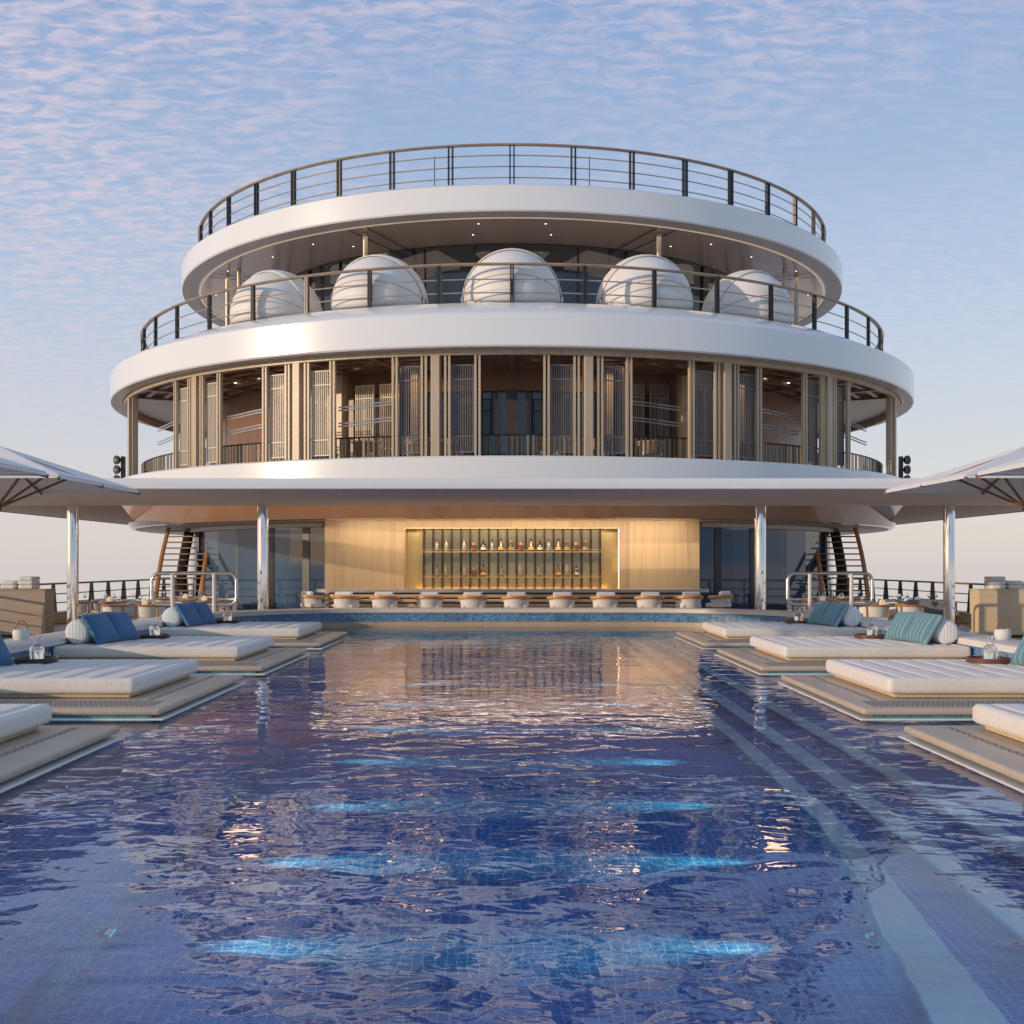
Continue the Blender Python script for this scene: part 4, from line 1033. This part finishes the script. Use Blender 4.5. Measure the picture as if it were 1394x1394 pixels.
# ---------------------------------------------------------------- domed pods on the middle deck
ZD = 6.768 + E
def pod(label, a):
    x, y, _ = pol(12.0, a)
    r = empty('domed_daybed', (x, CY + y, ZD), label, 'domed daybed', 'white domed daybeds on the middle deck', rz=a)
    Rr = 1.36; zc = .42
    def shell(r_, t0, t1, p0, p1, axis=None, n=32, m=20):
        mb = MB(); V = []
        for i in range(n + 1):
            row = []
            th = t0 + (t1 - t0) * i / n
            for j in range(m + 1):
                ph = p0 + (p1 - p0) * j / m
                row.append(mb.bm.verts.new((r_ * math.cos(ph) , r_ * math.sin(ph) * -math.cos(th), r_ * math.sin(ph) * math.sin(th) + zc)))
            V.append(row)
        for i in range(n):
            for j in range(m): mb.bm.faces.new((V[i][j], V[i + 1][j], V[i + 1][j + 1], V[i][j + 1]))
        bmesh.ops.remove_doubles(mb.bm, verts=mb.bm.verts, dist=.0005)
        return mb
    # pivot axis = local X; th=0 faces the outer edge (toward the camera), th=PI/2 up
    o = shell(Rr - .045, R(-14), R(200), R(1), R(179)).build('inner_shell', M['pod'], r, True, angle=180)
    sm = o.modifiers.new('shell_thickness', 'SOLIDIFY'); sm.thickness = .03; sm.offset = -1
    o = shell(Rr, R(66), R(205), R(1), R(179)).build('hood', M['pod'], r, True, angle=180)
    sm = o.modifiers.new('shell_thickness', 'SOLIDIFY'); sm.thickness = .03; sm.offset = -1
    m_ = MB(); m_.lathe([(0, 0), (1.02, 0), (1.20, .20), (1.24, .36), (0, .36)], 40); m_.build('round_base', M['whitedeck'], r, True)
    m_ = MB()
    for th in (R(17),):
        m_.tube([((Rr - .045) * math.cos(ph), (Rr - .045) * math.sin(ph) * -math.cos(th), (Rr - .045) * math.sin(ph) * math.sin(th) + zc) for ph in [R(8 + 164 * k / 30) for k in range(31)]], .012, 6)
    m_.build('seam', M['undergrey'], r, True)
    m_ = MB(); m_.lathe([(1.16, .30), (1.30, .34), (1.33, .40), (1.28, .45), (1.14, .45)], 40, closed=True); m_.build('cushion_ring', M['chairf'], r, True)
    for q in (-1, 1):
        m_ = MB(); m_.lathe([(0, 0), (.09, 0), (.09, .05), (0, .06)], 16); o = m_.build('hinge_cap', M['satin'], r, True); o.location = (q * (Rr - .02), 0, zc); o.rotation_euler = (0, R(90 * q), 0)
    return r
pd = pod('white domed daybed on the middle deck, at the far left', R(-35))
for a, nm in ((-17.9, 'left of the centre one'), (0, 'the large central one'), (17.9, 'right of the centre one'), (35, 'at the far right')):
    x, y, _ = pol(12.0, R(a)); dup(pd, (x, CY + y, ZD), R(a), 'white domed daybed on the middle deck, ' + nm)

# ---------------------------------------------------------------- lounge chairs on the lounge level
ch0 = None
for a, nm in ((-58, 'behind the outermost left bay'), (-31, 'in the second bay left of centre'), (-19, 'in the open bay left of centre'), (-12, 'behind the louvre left of centre'),
              (-7, 'left of the central doors'), (5, 'right of the central doors'), (11, 'behind the louvre right of centre'), (18, 'in the open bay right of centre'), (31, 'in the second bay right of centre'), (47, 'in the third bay right of centre')):
    x, y, _ = pol(12.3, R(a)); lab = 'brown tub armchair in the lounge, ' + nm
    if ch0 is None:
        ch0 = empty('lounge_armchair', (x, CY + y, 2.582 + E), lab, 'armchair', 'armchairs in the upper lounge', rz=R(a + 12))
        m_ = MB(); m_.rbox((0, 0, .40), (.6, .6, .14), .06, (10, 10, 6)); m_.build('seat', M['chairf'], ch0, True, angle=180)
        m_ = MB(); m_.lathe([(.34, .36), (.37, .74), (.33, .74), (.30, .36)], 24, closed=True, a0=R(170), a1=R(370)); m_.build('backrest', M['tablew'], ch0, True)
        m_ = MB(); m_.tube([(.37 * math.cos(b2), .37 * math.sin(b2), .76) for b2 in [R(165 + 210 * k / 20) for k in range(21)]], .03, 8); m_.build('arm_rim', M['chairw'], ch0, True)
        for sx in (-1, 1):
            for sy in (-1, 1): m_ = MB(); m_.tube([(sx * .26, sy * .26, 0), (sx * .24, sy * .24, .36)], .022, 8); m_.build('leg', M['chairw'], ch0, True)
    else: dup(ch0, (x, CY + y, 2.582 + E), R(a + 20 * math.sin(a)), lab)

# round floodlight stacks at the outer edge of the lounge deck
for s_ in (-1, 1):
    side = 'left' if s_ < 0 else 'right'
    px, Y = (697 + s_ * 536), 38.2
    r = empty('floodlight_mast', (s_ * 533 / 1500 * Y, Y, 2.74 + E), f'mast with three round dark floodlights at the {side} edge of the lounge deck', 'floodlight', 'floodlight masts'); r.scale = (.8, .8, .8)
    m_ = MB(); m_.box((-s_ * .12, 0, .58), (.16, .16, 1.32)); m_.build('mast', M['darkmetal'], r)
    m_ = MB(); m_.box((-s_ * .3, .1, -.05), (.7, .2, .1)); m_.build('bracket', M['darkmetal'], r)
    for k in range(3):
        m_ = MB(); m_.lathe([(0, 0), (.10, .02), (.18, .10), (.20, .2), (.17, .2), (0, .16)], 20); o = m_.build('lamp_head', M['darkmetal'], r, True); o.location = (s_ * .04, .05, 1.08 - .42 * k); o.rotation_euler = (R(90), 0, R(s_ * 35))

# ---------------------------------------------------------------- towel cabinets, dining corners, sofa
for s_ in (-1, 1):
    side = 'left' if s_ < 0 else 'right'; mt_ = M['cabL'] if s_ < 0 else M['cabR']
    r = empty('towel_cabinet', (s_ * 12.05, 26.25, DK), f'{"grey" if s_ < 0 else "blond"} oak towel cabinet by the {side} rail', 'cabinet', 'towel cabinets')
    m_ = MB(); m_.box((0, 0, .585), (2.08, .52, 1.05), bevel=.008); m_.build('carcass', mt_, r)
    m_ = MB(); m_.box((0, 0, .03), (1.96, .44, .06)); m_.build('plinth', M['stringer'], r)
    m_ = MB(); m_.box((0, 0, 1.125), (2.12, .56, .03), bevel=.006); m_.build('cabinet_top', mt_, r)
    zt = DK + 1.14
    tw = None
    for q, (tx_, ty_) in enumerate(((.55, -.35), (.12, -.33))):
        for k in range(3 if q == 0 else 2):
            lab = f'folded white towel, {"top" if k == (2 if q == 0 else 1) else "bottom" if k == 0 else "middle"} of the {"inner" if q == 0 else "outer"} stack on the {side} cabinet'
            loc = (s_ * (12.05 - tx_ * 1.0), 26.6 + ty_, zt + .05 + k * .098)
            if tw is None:
                m_ = MB(); m_.rbox((0, 0, 0), (.36, .44, .1), .045, (12, 12, 6), lambda x, y, z: (x, y, z * (1 - .06 * math.cos(x * 9)))); tw = m_.build('folded_towel', M['towel'], None, True, angle=180); tw.location = loc
                tag(tw, lab, 'towel', f'folded towels on the {side}')
            else: c = dup(tw, loc, random.uniform(-.04, .04), lab)
    ro = None
    for q in range(3):
        loc = (s_ * (12.05 + .25 + q * .17), 26.25, zt + .075); lab = f'rolled white towel lying on the {side} cabinet, {("inner", "middle", "outer")[q]} of three'
        if ro is None:
            m_ = MB(); m_.lathe([(0, -.2), (.05, -.2), (.075, -.18), (.078, 0), (.075, .18), (.05, .2), (0, .2)], 20); bmesh.ops.rotate(m_.bm, verts=m_.bm.verts, matrix=Matrix.Rotation(R(90), 3, 'X'))
            ro = m_.build('rolled_towel', M['towel'], None, True); ro.location = loc; tag(ro, lab, 'towel', f'rolled towels on the {side}')
        else: dup(ro, loc, 0, lab)
    # dining tables
    tb0 = dc0 = wg0 = pl0 = cd0 = None
    for ti, (tx_, ty_, nm) in enumerate(((8.9, 26.6, 'nearest the pool'), (8.3, 29.6, 'in the middle'), (10.6, 28.9, 'nearest the rail'), (9.4, 31.6, 'before the staircase'))):
        X = s_ * tx_; zt = DK + .75; where = f'dining table {nm} on the {side}'
        if tb0 is None:
            tb0 = empty('dining_table', (X, ty_, DK), f'brown teak {where}', 'table', f'dining tables on the {side}')
            m_ = MB(); m_.rbox((0, 0, .73), (1.6, .9, .04), .015, (16, 12, 4)); m_.build('tabletop', M['tablew'], tb0, True, angle=180)
            for sx in (-1, 1):
                for sy in (-1, 1): m_ = MB(); m_.tube([(sx * .70, sy * .36, 0), (sx * .66, sy * .34, .71)], .03, 8); m_.build('leg', M['tablew'], tb0, True)
        else: dup(tb0, (X, ty_, DK), 0, f'brown teak {where}')
        for sx in (-1, 1):
            for sy in (-1, 1):
                lab = f'wooden chair, {"near" if sy < 0 else "far"} {"pool" if sx * s_ < 0 else "rail"} side corner, {where}'
                loc = (X + sx * .40, ty_ + sy * .78, DK); rz = 0 if sy < 0 else PI
                if dc0 is None:
                    dc0 = empty('dining_chair', loc, lab, 'chair', f'dining chairs on the {side}', rz=rz)
                    m_ = MB(); m_.rbox((0, 0, .45), (.5, .5, .08), .035, (10, 10, 4)); m_.build('seat', M['chairf'], dc0, True, angle=180)
                    m_ = MB(); m_.lathe([(.285, .50), (.305, .78), (.275, .78), (.255, .50)], 20, closed=True, a0=R(190), a1=R(350)); m_.build('backrest', M['chairf'], dc0, True)
                    m_ = MB(); m_.tube([(.31 * math.cos(b2), .31 * math.sin(b2) , .76) for b2 in [R(172 + 196 * k / 18) for k in range(19)]], .022, 8); m_.build('arm_rim', M['chairw'], dc0, True)
                    for qx in (-1, 1):
                        for qy in (-1, 1): m_ = MB(); m_.tube([(qx * .24, qy * .22, 0), (qx * .26, qy * .2, .42 if qy > 0 else .74)], .018, 8); m_.build('leg', M['chairw'], dc0, True)
                else: dup(dc0, loc, rz, lab)
        for gi, (gx, gy) in enumerate(((-.52, -.2), (-.15, .22), (.25, -.22), (.6, .18))):
            loc = (X + gx, ty_ + gy, zt); lab = f'stemmed wine glass on the {where}'
            if wg0 is None:
                wg0 = empty('wine_glass', loc, lab, 'wine glass', f'wine glasses on the {side}')
                m_ = MB(); m_.lathe([(0, 0), (.036, 0), (.034, .004), (.004, .008), (.004, .09), (.03, .115), (.042, .15), (.036, .21), (.034, .21), (.039, .15), (.0, .1)], 16); m_.build('bowl_and_stem', M['glass'], wg0, True)
            else: dup(wg0, loc, 0, lab)
        for gi, (gx, gy) in enumerate(((-.4, -.26), (.4, -.26), (-.4, .26), (.4, .26))):
            loc = (X + gx, ty_ + gy, zt); lab = f'white dinner plate set on the {where}'
            if pl0 is None:
                m_ = MB(); m_.lathe([(0, 0), (.07, 0), (.13, .018), (.13, .022), (.07, .008), (0, .006)], 24); pl0 = m_.build('dinner_plate', M['plate'], None, True); pl0.location = loc; tag(pl0, lab, 'plate', f'plates on the {side}')
            else: dup(pl0, loc, 0, lab)
        loc = (X + .04, ty_, zt); lab = f'square ivory candle holder on the {where}'
        if cd0 is None:
            cd0 = empty('candle_holder', loc, lab, 'candle', f'candles on the {side}')
            m_ = MB(); m_.box((0, 0, .055), (.12, .12, .11), bevel=.01); m_.build('holder', M['candle'], cd0)
            m_ = MB(); m_.lathe([(0, 0), (.03, 0), (.03, .03), (0, .03)], 12, c=(0, 0, .11)); m_.build('wax', M['plate'], cd0)
        else: dup(cd0, loc, 0, lab)
# sofa and low table at the right
r = empty('armchair', (10.3, 27.1, DK), 'wide grey blue armchair with wooden frame between the right outer pole and the cabinet', 'armchair')
m_ = MB(); m_.box((0, 0, .22), (1.06, .8, .12), bevel=.01); m_.build('frame', M['tablew'], r)
m_ = MB(); m_.rbox((0, -.02, .36), (.94, .74, .16), .05, (14, 10, 6)); m_.build('seat_cushion', M['sofa'], r, True, angle=180)
m_ = MB(); m_.rbox((0, .32, .62), (.96, .18, .46), .06, (14, 6, 8)); m_.build('back_cushion', M['sofa'], r, True, angle=180)
for sx in (-1, 1):
    m_ = MB(); m_.box((sx * .51, 0, .42), (.08, .8, .32), bevel=.01); m_.build('armrest', M['tablew'], r)
    for sy in (-1, 1): m_ = MB(); m_.box((sx * .46, sy * .34, .08), (.06, .06, .16)); m_.build('leg', M['tablew'], r)

# ---------------------------------------------------------------- render settings
sc.render.engine = 'CYCLES'
sc.view_settings.view_transform = 'Standard'; sc.view_settings.look = 'None'; sc.view_settings.exposure = 0; sc.view_settings.gamma = 1
sc.cycles.max_bounces = 10; sc.cycles.transmission_bounces = 8; sc.cycles.transparent_max_bounces = 8
sc.cycles.sample_clamp_indirect = 4
sc.cycles.use_denoising = True
